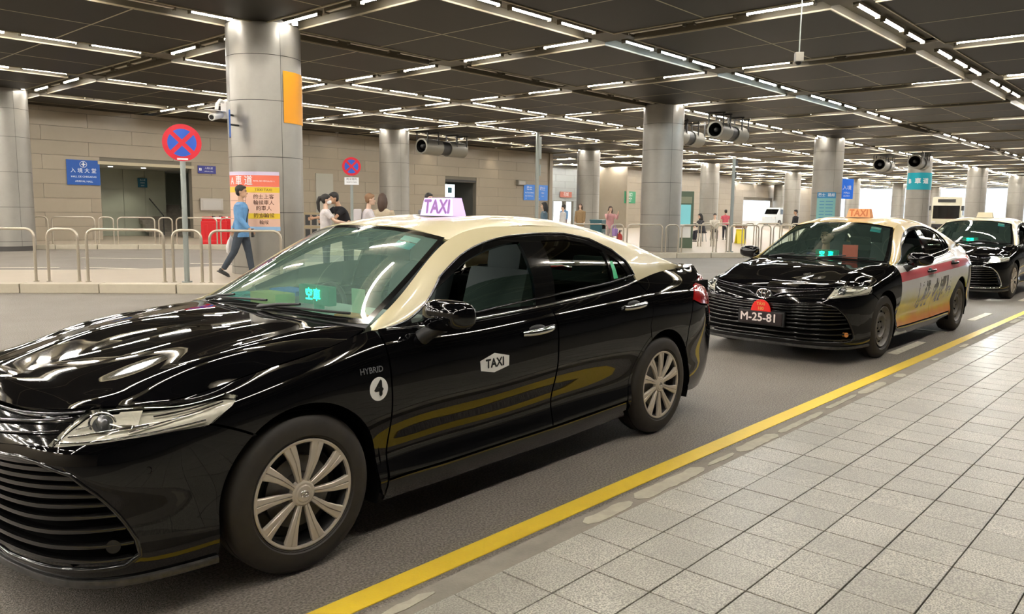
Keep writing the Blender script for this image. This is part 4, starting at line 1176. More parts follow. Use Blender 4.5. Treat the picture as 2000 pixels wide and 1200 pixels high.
# --- columns with curved metal cladding
def column(i, x, y, r=.68, first_seam=.4, lights=(), ws=SPOT):
    c = thing('column_%d' % i, None, None, (x, y, 0)); c['kind'] = 'structure'; del_ = None
    core = MB().cyl((0, 0, .0), (0, 0, H+.1), r-.012, n=48, cap=False).obj('core', CJOINT, c, smooth=40)
    zs = [.15, .30, 1.38, 2.46, 3.54, 4.40, H+.02] ; ns = 4
    key = 'shell'
    for zi in range(len(zs)-1):
        for k in range(ns):
            a0 = first_seam+2*PI*k/ns+.006; a1 = first_seam+2*PI*(k+1)/ns-.006
            nm = ('cl', zi, round(r, 2), k, round(first_seam, 2))
            if nm not in CAR_MESH:
                mb = MB(); V0 = [mb.bm.verts.new((r*math.cos(a), r*math.sin(a), zs[zi]+.006)) for a in np.linspace(a0, a1, 15)]
                V1 = [mb.bm.verts.new((r*math.cos(a), r*math.sin(a), zs[zi+1]-.006)) for a in np.linspace(a0, a1, 15)]
                for q in range(14): mb.bm.faces.new((V0[q], V0[q+1], V1[q+1], V1[q]))
                CAR_MESH[nm] = mb.mesh('cladding_panel', 60)
            link('cladding_panel', CAR_MESH[nm], COLM, c)
    for a, col in lights:
        px, py = (r+.16)*math.cos(a), (r+.16)*math.sin(a)
        l = bpy.data.lights.new('downlight', 'SPOT'); l.energy = ws; l.spot_size = math.radians(56); l.spot_blend = .8; l.color = col; l.shadow_soft_size = .05
        o = bpy.data.objects.new('downlight', l); COL.objects.link(o); o.parent = c; o.location = (px, py, H-.02); o.rotation_euler = (0, 0, 0)
        MB().cyl((px, py, H-.01), (px, py, H+.05), .055, n=16).obj('downlight_ring', SPOTON, c)
    return c
WARM, COOL = (1, .87, .68), (.62, .86, 1.)
toC = math.atan2
ci = 0
for (x, y) in COLS:
    ci += 1
    if x < 5 and y < 20: continue
    if y < 2: continue
    if x == COLS[10][0] and False: continue
    base = math.atan2(-y, -x)
    li = ((base+.75, WARM), (base-.75, WARM))
    if abs(x-23.63) < .1 and abs(y-14.57) < .1: li = ((base+1.0, (.50, .80, 1.)),)
    xx = x-.8 if (abs(x-NX0) < .1 and abs(y-28.8) < .2) else x
    if y > 40: li = ()
    if abs(x-NX0) < .1 and y < 20: xx, y = 8.70, 14.66
    column(ci, xx, y, .72 if abs(x-NX0) < .1 and y < 20 else .68, base+.45, li if x < 85 else ())

# --- far wall of stone panels, doorways cut out of it
WY = 32.0
def panel_wall(name, x0, x1, y, z0, z1, pw, ph, openings, m=WALLM, back=.25, jm=JOINT, zoff=0.):
    w = thing(name, None, None, (0, 0, 0)); w['kind'] = 'structure'
    rects = [(x0, x1, z0, z1)]
    bk = MB()
    xs = sorted({x0, x1, *[o[0] for o in openings], *[o[1] for o in openings]})
    for a, b in zip(xs[:-1], xs[1:]):
        ops = [o for o in openings if o[0] <= a+1e-6 and o[1] >= b-1e-6]
        if ops: bk.box((a+b)/2, y+back/2+.02, (ops[0][3]+z1)/2, b-a, back, z1-ops[0][3])
        else: bk.box((a+b)/2, y+back/2+.02, (z0+z1)/2, b-a, back, z1-z0)
    bk.obj('backing', jm, w)
    cache = {}; z = z0+zoff; row = 0
    while z < z1-.05:
        zt = min(z+ph, z1); x = x0-(pw/2 if row % 2 else 0)
        while x < x1-.05:
            a, b = max(x, x0), min(x+pw, x1); segs = [(a, b)]
            for o in openings:
                if z < o[3]-.03 and zt > o[2]+.03:
                    ns = []
                    for s in segs:
                        if o[0] <= s[0] and o[1] >= s[1]: continue
                        if o[0] >= s[1] or o[1] <= s[0]: ns.append(s); continue
                        if o[0] > s[0]: ns.append((s[0], o[0]))
                        if o[1] < s[1]: ns.append((o[1], s[1]))
                    segs = ns
            for s in segs:
                if s[1]-s[0] < .06: continue
                zz = z
                key = (round(s[1]-s[0], 3), round(zt-zz, 3))
                if key not in cache: cache[key] = MB().box(0, 0, 0, key[0]-.010, .03, key[1]-.012).mesh('wall_panel')
                link('wall_panel', cache[key], m, w).location = ((s[0]+s[1])/2, y+.005, (zz+zt)/2)
            x += pw
        z = zt; row += 1
    return w
panel_wall('wall_far', -14, 38.6, WY, PZ, H, 3.2, .52, [(11.97, 15.55, PZ, 3.0), (29.8, 32.2, PZ, 2.98)])
# return at the end of the wall and the set-back wall beyond it
struct('wall_far_return', MB().box(38.75, 36, 2.5, .3, 8.2, 5).obj('w', WALLM))
panel_wall('wall_far_recess', 38.6, 54, 40.2, PZ, H, 2.4, .52, [(49.2, 51.8, PZ, 2.2)], mat('bluish_grey_wall_panel', (.33, .36, .36), .4, var=.05))
panel_wall('wall_far_middle', 54, 72, 36.5, PZ, H, 2.4, .52, [])
struct('wall_far_middle_return', MB().box(53.85, 38.4, 2.5, .3, 4.2, 5).obj('w', WALLM))
panel_wall('wall_far_end', 86, 118, 44, PZ, H, 3.6, .8, [(90, 98, PZ, 3.0)])
# walls out of frame that close the hall
struct('wall_left', MB().box(-16.5, 14, 2.5, .3, 70, 5.4).obj('w', WALLM))
struct('wall_behind', MB().box(45, -10.5, 2.5, 150, .3, 5.4).obj('w', mat('dark_stone_wall', (.035, .032, .028), .6)))
for (x, y, e, cc) in ((28.5, 31.62, 55, WARM), (33.4, 31.62, 65, WARM), (22.5, 31.62, 25, WARM), (46.5, 39.8, 110, COOL), (55.0, 36.1, 90, WARM), (60.5, 36.1, 60, WARM), (66, 36.1, 60, WARM)):
    l = bpy.data.lights.new('wall_downlight', 'SPOT'); l.energy = e; l.spot_size = math.radians(80); l.spot_blend = .8; l.color = cc; l.shadow_soft_size = .05
    o = bpy.data.objects.new('wall_downlight', l); COL.objects.link(o); o.location = (x, y, H-.03)
    tag(MB().lathe([(.05, 0), (.075, 0), (.075, .06)], n=20).obj('recessed_downlight', WHITEM, None, (x, y, H-.03)), f'small recessed downlight over the far wall, {nth(int(x)//5)} bay from the left', 'downlight', 'wall downlights')
# stair lobby behind the first opening
lob = thing('stair_lobby', None, None); lob['kind'] = 'structure'
MB().box(13.4, 35.6, 1.6, 4.6, .1, 3.2).obj('back_wall', GREENW, lob); MB().box(11.5, 34.0, 1.6, .1, 3.6, 3.2).obj('side_wall', GREENW, lob)
MB().box(17.8, 38.2, 1.6, 4.6, .1, 3.2).obj('stair_wall', GREENW, lob); MB().box(17.9, 35, 1.6, .1, 6, 3.2).obj('side_wall', GREENW, lob)
MB().box(14.7, 35, 3.06, 6.6, 5.8, .1).obj('lobby_ceiling', LINER, lob)
for k in range(3):
    for i in range(5): MB().box(11.9+i*.92, 35.53, .15+.5+k*1.0, .90, .03, .98).obj('wall_tile', GREENW, lob)
for k in range(8): MB().box(15.9, 34.4+k*.30, .15+.085+k*.17, 2.2, .31, .17*1).obj('stair_step', KERB, lob)
MB().tube([(15.3, 34.2, 1.05), (15.3, 36.4, 2.25)], .025, 8).tube([(15.3, 34.2, 1.05), (15.3, 34.2, .2)], .02, 8).obj('handrail', DARKM, lob)
for x in (12.9, 14.2):
    MB().cyl((x, 33.4, 2.99), (x, 33.4, 3.02), .09, n=16).obj('downlight_ring', SPOTON, lob)
for x, e in ((12.9, 45), (14.2, 60)):
    l = bpy.data.lights.new('downlight', 'SPOT'); l.energy = e; l.spot_size = math.radians(95); l.spot_blend = .6; l.color = (1, .95, .8)
    o = bpy.data.objects.new('downlight', l); COL.objects.link(o); o.parent = lob; o.location = (x, 34.6, 2.95)
MB().box(11.72, 32.35, 1.55, .5, .05, 2.85).obj('door_leaf', GREENW, lob)
tr2 = struct('trim_1', MB().box(13.76, 31.97, 3.06, 3.75, .08, .12).obj('t', TRIM))
# second opening with a lightbox inside
lob2 = thing('side_passage', None, None); lob2['kind'] = 'structure'
MB().box(31, 34.5, 1.6, 3.6, .1, 3.2).obj('back_wall', GREENW, lob2); MB().box(29.7, 33.3, 1.6, .1, 2.4, 3.2).obj('side_wall', mat('dark_wall', (.10, .10, .09), .5), lob2)
MB().box(32.3, 33.3, 1.6, .1, 2.4, 3.2).obj('side_wall', mat('dark_wall', (.1, .1, .09), .5), lob2); MB().box(31, 33.3, 3.05, 3, 2.6, .1).obj('passage_ceiling', DARKM, lob2)
MB().box(22.0, 31.97, 1.62, .95, .05, 2.9).obj('door_1', mat('grey_door', (.36, .35, .30), .4)).update_tag()
bpy.data.objects['door_1']['kind'] = 'structure'
# far openings to daylight
MB().box(50.5, 41.5, 1.2, 2.6, .1, 2.2).obj('window_1', mat('daylit_glazing', (.9, .95, 1), .3, emit=(.9, .96, 1.), es=1.6))
bpy.data.objects['window_1']['kind'] = 'structure'
# ================================================================ THINGS IN THE HALL
BLUE = mat('blue_sign', (.012, .085, .36), .35)
BLUE2 = mat('mid_blue_sign', (.03, .17, .55), .35, emit=(.05, .25, .8), es=.15)
SWHITE = mat('white_lettering', (.80, .82, .84), .5)
SRED = mat('red_sign', (.66, .012, .03), .35)
SBLUE = mat('blue_sign_field', (.02, .10, .55), .35)
GALV = mat('galvanised_pole', (.30, .33, .31), .45, .4)
GREENS = mat('green_sign', (.01, .22, .09), .4)
SALMON = mat('salmon_poster_header', (.78, .17, .10), .5)
PEACH = mat('peach_poster', (.78, .50, .38), .5)
PYEL = mat('yellow_poster_band', (.74, .52, .03), .5)
PBLUE = mat('pale_blue_print', (.30, .50, .75), .5)
PLILAC = mat('lilac_print', (.62, .55, .72), .5)
ORANGE = mat('orange_band', (.86, .36, .005), .5)
TEAL = mat('teal_band', (.0, .33, .42), .45)
PTEAL = mat('pale_teal_print', (.18, .42, .42), .5)
INKR = mat('dark_print', (.09, .03, .02), .6)

def patch(name, cx, cy, r, a0, a1, z0, z1, m, parent, n=24):
    V, F = [], []
    for k in range(n+1):
        a = math.radians(a0+(a1-a0)*k/n)
        V += [(cx+r*math.cos(a), cy+r*math.sin(a), z0), (cx+r*math.cos(a), cy+r*math.sin(a), z1)]
    F = [(2*k, 2*k+2, 2*k+3, 2*k+1) for k in range(n)]
    me = bpy.data.meshes.new(name); me.from_pydata(V, [], F); me.update(); smooth_by_angle(me, 60)
    return link(name, me, m, parent)
def wrap_letters(s, size, cx, cy, r, ac, z, m, parent, bold=0., align='CENTER', sx=1.):
    me = text_mesh(s, size, 0, bold, align); n = len(me.vertices); co = np.zeros(n*3); me.vertices.foreach_get('co', co); co = co.reshape(-1, 3)
    a = math.radians(ac)+co[:, 0]*sx/r
    P = np.stack([cx+r*np.cos(a), cy+r*np.sin(a), z+co[:, 1]], 1); me.vertices.foreach_set('co', P.ravel()); me.update()
    return link('lettering', me, m, parent)

C1 = (8.70, 14.66)
po = thing('lane_poster', 'peach lane poster with salmon header and yellow rows wrapped round the big near column', 'poster')
c = C1; R0 = .735
patch('sheet', *c, R0, 167, 258, 1.01, 2.17, PEACH, po)
patch('top_strip', *c, R0+.002, 167, 258, 2.10, 2.17, PLILAC, po); patch('header', *c, R0+.003, 167, 258, 1.88, 2.10, SALMON, po)
patch('yellow_band', *c, R0+.003, 167, 258, 1.765, 1.87, PYEL, po); patch('yellow_band', *c, R0+.003, 207, 258, 1.255, 1.36, PYEL, po)
patch('footer', *c, R0+.003, 167, 258, 1.02, 1.10, PBLUE, po); patch('divider', *c, R0+.004, 205.6, 206.2, 1.10, 1.78, INKR, po)
for z in (1.60, 1.42, 1.25): patch('divider', *c, R0+.004, 168, 205.6, z, z+.006, INKR, po)
wrap_letters('A 車 道', .20, *c, R0+.006, 196, 1.985, SWHITE, po, .002, sx=.9); wrap_letters('PISTA DE VEÍCULOS A', .042, *c, R0+.006, 235, 1.985, SWHITE, po)
for t, z in (('的士上客', 1.68), ('輪候車人', 1.565), ('的車人', 1.455), ('的士輪候', 1.335-.02)): wrap_letters(t, .10, *c, R0+.006, 234, z, INKR, po)
wrap_letters('TÁXI', .08, *c, R0+.006, 234, 1.31, INKR, po); wrap_letters('輪候', .09, *c, R0+.006, 234, 1.18, INKR, po)
wrap_letters('TÁXI TAXI', .07, *c, R0+.006, 234, 1.815, INKR, po)
for t, z in (('車', 1.68), ('客', 1.5), ('候', 1.33), ('人', 1.18)): wrap_letters(t, .09, *c, R0+.006, 200, z, INKR, po)
ob = thing('lane_band', 'plain orange vertical band high on the right side of the big near column', 'sign')
patch('band', *c, R0, 268, 345, 3.13, 4.12, ORANGE, ob); wrap_letters('A', .34, *c, R0+.004, 322, 3.62, SWHITE, ob, .01)

def flat_sign(name, label, x, y, z, w, h, rz, m, lines, group=None, thick=.03, cat='sign', lm=None):
    """rz: direction the sign faces (0 = towards -y)"""
    t = thing(name, label, cat, (x, y, z), rz, group)
    MB().box(0, 0, 0, w, thick, h).obj('plate', m, t, bevel=.004)
    for s, size, lx, lz, al in lines:
        o = lettering(s, size, lm or SWHITE, t, (lx, -thick/2-.003, lz), (PI/2, 0, 0), .001, 0.0, align=al)
    return t
flat_sign('hall_sign', 'large blue Arrivals Hall sign with white lettering left of the stair opening', 11.37, 31.965, 2.67, 1.16, .92, 0, BLUE,
          [('入 境 大 堂', .19, 0, .06, 'CENTER'), ('HALL DE CHEGADAS', .095, 0, -.16, 'CENTER'), ('ARRIVAL HALL', .095, 0, -.33, 'CENTER')])
ic = bpy.data.objects[-1] if False else None
ar = [o for o in bpy.data.objects if o.name.startswith('hall_sign')][0]
MB().tube([(.12*math.cos(a), -.02, .30+.11*math.sin(a)) for a in np.linspace(0, 2*PI, 24, endpoint=False)], .008, 6, True).tube([(-.07, -.02, .30), (.07, -.02, .30)], .022, 6).tube([(0, -.02, .22), (0, -.02, .38)], .022, 6).obj('pictogram', SWHITE, ar)
t = flat_sign('direction_sign', 'small dark blue direction sign on the wall right of the stair opening', 16.2, 31.965, 2.99, .78, .32, 0, mat('violet_blue_sign', (.03, .035, .22), .4),
          [('入境大堂', .09, .08, .06, 'CENTER'), ('ARRIVAL HALL', .06, .08, -.07, 'CENTER'), ('♿', .10, -.29, .0, 'CENTER')])
flat_sign('lobby_sign', 'small blue notice with white lines on the green-grey wall inside the stair opening', 15.0, 35.45, 2.45, .40, .40, 0, mat('dark_teal_sign', (.02, .12, .20), .4),
          [('出入境', .08, 0, .12, 'CENTER'), ('SAÍDA', .07, 0, .0, 'CENTER'), ('EXIT', .07, 0, -.12, 'CENTER')])
flat_sign('parking_lightbox', 'glowing white lightbox with a dark square mark inside the dark side doorway', 30.7, 32.6, 2.50, .75, .70, 0, mat('lightbox_white', (.8, .9, .95), .4, emit=(.8, .95, 1), es=1.3),
          [('■', .42, 0, 0, 'CENTER')], lm=mat('lightbox_mark', (.02, .10, .14), .5))
for i, (x, lab, s1) in enumerate(((36.75, 'blue bus sign with white pictograms, left of the grey wall post', '巴士'), (38.0, 'blue bus sign with a round pictogram, right of the grey wall post', '的士'))):
    flat_sign('transport_sign', lab, x, 31.965, 2.55, 1.0, .94, 0, BLUE2, [(s1, .26, 0, .25, 'CENTER'), ('AUTOCARRO' if i == 0 else 'TÁXI', .13, 0, -.02, 'CENTER'), ('BUS TERMINAL' if i == 0 else 'TAXI', .11, 0, -.22, 'CENTER'), ('P', .13, -.3, -.38, 'CENTER')])
flat_sign('exit_sign', 'green exit sign with white lettering on the wall just left of the tall grey column', 54.3, 36.40, 2.6, 1.6, .95, 0, GREENS, [('出口', .34, .0, .2, 'CENTER'), ('SAÍDA', .2, 0, -.10, 'CENTER'), ('EXIT', .16, 0, -.32, 'CENTER')])
flat_sign('wall_plaque', 'coral red plaque with leafy lettering on the bluish wall', 50.6, 40.08, 2.75, 1.5, .45, 0, mat('coral_plaque', (.45, .16, .12), .5), [('花城', .34, 0, 0, 'CENTER')])

def no_stopping(x, y, zc, r, zbase, label, plate=False, pole=.045, face=None):
    face = math.atan2(-y, -x)+PI/2 if face is None else face
    t = thing('no_stopping_sign', label, 'road sign', (x, y, zbase), face)
    z = zc-zbase
    MB().cyl((0, .05, 0), (0, .05, z+r*.7), pole, n=20).cyl((0, .05, 0), (0, .05, .02), pole*1.9, n=20).obj('pole', GALV, t, smooth=40)
    MB().cyl((0, 0, z), (0, .012, z), r, n=56).obj('disc', SRED, t)
    MB().box(0, .02, z+r*.45, pole*2.6, .04, .03).box(0, .02, z-r*.45, pole*2.6, .04, .03).obj('bracket', GALV, t)
    ri, hw = r*.74, r*.115
    for k in range(4):
        a0 = k*PI/2; e = math.asin(hw/ri*1.0)
        pts = [(hw*math.sqrt(2)*math.cos(a0), hw*math.sqrt(2)*math.sin(a0))]
        for a in np.linspace(a0-PI/4+e, a0+PI/4-e, 12): pts.append((ri*math.cos(a), ri*math.sin(a)))
        MB().prism([(px, py) for px, py in pts], 0, .003).xform(Matrix.Translation((0, -.001, z)) @ Matrix.Rotation(PI/2, 4, 'X')).obj('blue_field', SBLUE, t)
    if plate:
        MB().box(0, -.0, z-r-.17, .46, .012, .24).obj('plate', SWHITE, t)
        lettering('的士除外', .085, INK, t, (0, -.009, z-r-.115), (PI/2, 0, 0), .001); lettering('EXCEPTO TÁXIS', .045, INK, t, (0, -.009, z-r-.21), (PI/2, 0, 0), .001)
    else:
        MB().box(0, -.002, z-r*.88, r*.55, .004, .03).obj('sticker', SWHITE, t)
no_stopping(6.42, 13.52, 2.57, .315, PZ, 'big red and blue no-stopping disc on a grey pole behind the near railings')
no_stopping(15.85, 21.5, 2.83, .30, PZ, 'smaller no-stopping disc over a white plate, behind the first taxi roof', True, .05)

# blue plate standing out from the near column, and the camera beneath the ceiling there
t = thing('projecting_sign', 'narrow blue sign seen edge-on at the left side of the big near column', 'sign', (7.80, 14.42, 3.05), math.radians(62))
MB().box(-.12, 0, 0, .26, .03, .50).obj('plate', BLUE, t, bevel=.003)
MB().cyl((0, 0, 0), (.20, -.22, 0), .02, n=8).obj('arm', DARKM, t)
for k in range(2): lettering('入境'[k % 2], .14, SWHITE, t, (-.14, -.02, .12-k*.21), (PI/2, 0, 0), .001)
t = thing('security_camera', 'white security camera with curved arm on the left side of the big near column', 'camera', (7.98, 14.62, 3.25), math.radians(200))
M_ = MB().tube([(-.05, 0, 0), (.12, 0, 0)], .022, 10).obj('bracket', DARKM, t)
MB().box(.20, 0, .08, .12, .14, .34).obj('junction_box', WHITEM, t, bevel=.02)
MB().tube([(.22, 0, .22), (.34, 0, .24), (.42, 0, .16), (.44, 0, .06)], .035, 12).obj('arm', WHITEM, t, smooth=60)
MB().cyl((.30, -.04, -.02), (.62, .04, -.10), .065, n=20).ball((.30, -.04, -.02), .065).box(.47, 0, .035, .40, .16, .012).obj('camera_body', WHITEM, t, smooth=40)
MB().cyl((.61, .038, -.098), (.63, .042, -.105), .045, n=16).obj('camera_lens', INK, t)
t = thing('hanging_camera', 'small pale box camera hung on a rod from the ceiling over the second taxi', 'camera', (13.1, 5.55, 4.05), .6)
MB().box(0, 0, 0, .15, .13, .15).obj('camera_box', mat('pale_grey_metal', (.33, .31, .26), .5), t, bevel=.012)
MB().cyl((0, 0, .07), (0, 0, .98), .011, n=8).cyl((0, 0, .955), (0, 0, .97), .06, n=16).obj('rod', GALV, t); MB().ball((0, 0, -.075), .05).obj('lens_dome', INK, t, smooth=60)

# --- tubular railings along the kerbs
def hoop_mesh(L, h=.93, r=.024, cr=.14):
    pts = [(-L/2, 0, 0), (-L/2, 0, h*.5)]
    for a in np.linspace(PI, PI/2, 7): pts.append((-L/2+cr+cr*math.cos(a), 0, h-r-cr+cr*math.sin(a)))
    for a in np.linspace(PI/2, 0, 7): pts.append((L/2-cr+cr*math.cos(a), 0, h-r-cr+cr*math.sin(a)))
    pts += [(L/2, 0, h*.5), (L/2, 0, 0)]
    a = MB().tube(pts, r, 10).mesh('rail', 60)
    b = MB().cyl((-L/2, 0, 0), (-L/2, 0, .012), .045, n=16).cyl((L/2, 0, 0), (L/2, 0, .012), .045, n=16).mesh('foot_plates', 40)
    return a, b
HM = {}
def hoop(p, q, label, group, z=PZ+.012, h=.93):
    p, q = Vector((*p, 0)), Vector((*q, 0)); L = round((q-p).length, 2); d = q-p
    if (L, h) not in HM: HM[(L, h)] = hoop_mesh(L, h)
    t = thing('railing_hoop', label, 'railing', ((p.x+q.x)/2, (p.y+q.y)/2, z), math.atan2(d.y, d.x), group)
    link('rail', HM[(L, h)][0], STEELR, t); link('foot_plates', HM[(L, h)][1], STEELR, t)
near_r = [((3.50, 16.25), (4.56, 15.22)), ((4.72, 15.07), (5.08, 14.73)), ((5.19, 14.62), (6.12, 13.73)), ((6.23, 13.62), (6.58, 13.27)), ((6.68, 13.17), (7.62, 12.42))]
wn = ['wide steel hoop cut by the left edge, in the near railing', 'narrow steel hoop, leftmost narrow one in the near railing', 'wide steel hoop in the near railing, left of the big no-stopping pole',
      'narrow steel hoop around the big no-stopping pole', 'wide steel hoop in front of the walking man']
for (a, b), l in zip(near_r, wn): hoop(a, b, l, 'near railing hoops')
def along(pts, off, start, seq, n):
    c = smooth_line(pts, .05); c = [Vector((*p, 0)) for p in c]; out = []; s = start; acc = np.concatenate([[0], np.cumsum([(b-a).length for a, b in zip(c[:-1], c[1:])])])
    def P(t):
        k = min(len(c)-2, max(0, int(np.searchsorted(acc, t))-1)); d = (c[k+1]-c[k]).normalized(); p = c[k]+d*(t-acc[k]); nn = Vector((-d.y, d.x, 0)); p = p+nn*off; return (p.x, p.y)
    for i in range(n):
        L = seq[i % len(seq)]; out.append((P(s), P(s+L))); s += L+.13
    return out
mid = along([(17.6, 17.3), (19.5, 15.6), (22.15, 13.72), (24.9, 12.15), (29.6, 10.75), (40, 9.9)], .28, 1.0, [1.25, .45, 1.2, .42], 16)
pn = ['behind the rear window of the first taxi', 'just left of the tall grey column', 'at the foot of the tall grey column', 'beside the info kiosk', 'before the steel pole', 'before the seated people', 'before the yellow board', 'behind the second taxi mirror']
for k, (a, b) in enumerate(mid): hoop(a, b, f"{'wide' if k % 2 == 0 else 'narrow'} hoop, {nth(k+1)} from left in middle railing, {pn[min(7, k//2)]}", 'middle railing hoops')
far = along([(14.4, 24.0), (13.15, 26.2), (10.45, 28.1), (8.66, 29.25), (4, 32.2)], -.28, .4, [1.15, .45, 1.3, .42], 13)
for k, (a, b) in enumerate(far): hoop(a, b, f"{'wide' if k % 2 == 0 else 'narrow'} steel hoop, {nth(k+1)} from right in the far left railing", 'far left railing hoops')
back = along([(26.5, 16.2), (30, 14.2), (40, 12.9)], .0, .2, [1.3, .45], 9)
for k, (a, b) in enumerate(back): hoop(a, b, f"{'wide' if k % 2 == 0 else 'narrow'} hoop, {nth(k+1)} from left in the rear railing behind the yellow board", 'rear railing hoops')

# --- poles, fans, kiosk, bins
def post(name, label, x, y, z0, z1, r, extra=None):
    t = thing(name, label, 'post', (x, y, 0)); MB().cyl((0, 0, z0), (0, 0, z1), r, n=16).cyl((0, 0, z0), (0, 0, z0+.03), r*2, n=16).obj('pole', GALV, t, smooth=40)
    if extra: extra(t)
    return t
post('service_post', 'slim grey ceiling-high post in front of the blue bus signs', 27.9, 23.8, PZ, H, .085, lambda t: MB().box(.12, -.02, 4.3, .14, .12, 1.0).box(.12, -.02, 3.3, .1, .1, .5).obj('cable_box', GALV, t, bevel=.01))
post('camera_post', 'thin steel post with small black boxes near its top, right of the tall grey column', 25.05, 12.65, PZ, 3.3, .055, lambda t: MB().box(.10, 0, 3.15, .12, .12, .16).box(.10, 0, 2.75, .08, .10, .24).obj('control_box', DARKM, t, bevel=.01))
FANM = mat('fan_casing', (.24, .23, .20), .45, .4)
def jet_fan(label, x, y, z, rz, L=2.6, r=.30):
    t = thing('jet_fan', label, 'fan', (x, y, z), rz)
    for s in (-1, 1):
        mb = MB().lathe([(r*.80, s*L/2), (r, s*L/2), (r, s*.30), (r*.88, s*.30)], 'X', n=32)
        mb.obj('silencer', FANM, t, smooth=40)
        MB().lathe([(r*.80, s*L/2), (r*.62, s*(L/2-.12)), (r*.60, s*.25)], 'X', n=32).cyl((s*.28, 0, 0), (s*.3, 0, 0), r*.6, n=24).obj('silencer_mouth', VOID, t, smooth=40)
        MB().cyl((s*(L/2-.10), 0, 0), (s*.3, 0, 0), r*.28, n=20).ball((s*(L/2-.10), 0, 0), r*.28).obj('core_cone', DARKM, t, smooth=40)
        for q in (.45, .95):
            MB().box(s*L*q/2, r*.9, r*.5+.2, .05, .04, r+.5).box(s*L*q/2, -r*.9, r*.5+.2, .05, .04, r+.5).box(s*L*q/2, 0, r+.28, .07, r*2.2, .05).obj('hanger', DARKM, t)
    MB().cyl((-.30, 0, 0), (.30, 0, 0), r*.86, n=32).box(0, r*.9, 0, .22, .18, .26).obj('fan_casing', DARKM, t, smooth=40)
    return t
jet_fan('grey jet fan hung under the ceiling, just right of the tall grey column', 27.2, 14.0, 4.40, .10, 2.6, .30)
jet_fan('long jet fan under the ceiling near the far wall, over the first taxi roof', 25.9, 28.0, 4.33, .12, 3.0, .36)
jet_fan('jet fan half hidden behind the right edge of the tall grey column', 27.6, 16.0, 4.35, .1, 2.4, .30)
jet_fan('dark jet fan in front of the teal banded column', 49.5, 13.6, 4.45, .1, 2.6, .38)
jet_fan('dark jet fan just left of the teal banded column', 51.5, 16.1, 4.45, .1, 2.6, .38)

t = thing('info_kiosk', 'green-framed information kiosk with a lit screen, behind the tall grey column', 'kiosk', (26.25, 15.35, PZ), math.radians(-52))
KG = mat('kiosk_green', (.10, .14, .09), .4)
MB().box(0, 0, 1.05, .95, .40, 2.1).obj('cabinet', KG, t, bevel=.02); MB().box(0, -.19, 1.78, .80, .06, .24).obj('header', mat('kiosk_header', (.25, .27, .18), .5), t)
MB().box(0, -.20, 1.25, .74, .03, .72).obj('screen', mat('kiosk_screen', (.1, .3, .3), .3, emit=(.25, .60, .62), es=.5), t)
MB().box(0, -.21, .60, .78, .03, .42).obj('panel', WHITEM, t); MB().box(0, -.24, .86, .86, .16, .05).obj('shelf', WHITEM, t)
t = thing('fire_extinguisher', 'red fire extinguisher standing at the left foot of the tall grey column', 'extinguisher', (22.05, 15.15, PZ))
EX = mat('extinguisher_red', (.40, .03, .02), .3)
MB().lathe([(0, 0), (.095, .0), (.10, .03), (.10, .50), (.075, .57), (.03, .60), (.03, .64), (0, .64)], n=24).obj('cylinder', EX, t, smooth=40)
MB().box(0, 0, .66, .05, .04, .05).box(.05, 0, .70, .14, .02, .02).box(.05, 0, .66, .12, .02, .015).obj('valve', DARKM, t); MB().tube([(-.03, 0, .64), (-.12, 0, .60), (-.13, 0, .40), (-.11, 0, .2)], .012, 8).obj('hose', DARKM, t)
MB().box(0, -.10, .30, .12, .006, .16).obj('label_plate', SWHITE, t)
t = thing('yellow_board', 'yellow wet-floor board standing on the paving behind the middle railing', 'board', (32.0, 15.7, PZ), math.radians(-25))
MB().box(0, -.08, .305, .44, .02, .62, m=Matrix.Rotation(-.18, 4, 'X')).box(0, .12, .305, .44, .02, .62, m=Matrix.Rotation(.18, 4, 'X')).obj('panel', mat('safety_yellow', (.80, .66, .02), .4), t)
MB().box(0, 0, .76, .50, .14, .16).obj('tray', mat('brown_box', (.20, .10, .06), .6), t)
t = thing('litter_bin', 'dark teal litter bin left of the woman in pink', 'bin', (24.6, 17.9, PZ), .3)
BT = mat('bin_teal', (.01, .09, .11), .4)
MB().box(0, 0, .48, .52, .46, .96).obj('body', BT, t, bevel=.03); MB().box(0, -.24, .74, .34, .02, .16).obj('slot', VOID, t); MB().box(0, 0, .98, .56, .50, .06).obj('lid', BT, t, bevel=.02)
lettering('♻', .16, SWHITE, t, (.0, -.24, .45), (PI/2, 0, 0))
# red water-filled barriers
def barrier(x, y, rz, label, group):
    t = thing('plastic_barrier', label, 'barrier', (x, y, PZ), rz, group); m = mat('barrier_red', (.62, .01, .015), .35)
    mb = MB(); mb.prism([(-.45, -.22), (.45, -.22), (.45, .22), (-.45, .22)], 0, .12); mb.box(0, 0, .45, .86, .16, .72).box(0, 0, .88, .80, .12, .16)
    mb.obj('body', m, t, bevel=.03)
    for s in (-1, 1):
        for k in range(3): MB().box(-.25+k*.25, s*.085, .45, .09, .03, .46, m=None).obj('rib', m, t, bevel=.01)
    MB().box(.12, -.075, .92, .26, .012, .07).obj('reflector', SWHITE, t); MB().cyl((0, 0, .94), (0, 0, .99), .06, n=16).obj('filler_cap', DARKM, t)
barrier(13.75, 26.75, -.5, 'red plastic barrier behind the walking man, nearer one', 'red barriers'); barrier(14.3, 27.3, -.5, 'red plastic barrier behind the walking man, rear one', 'red barriers')
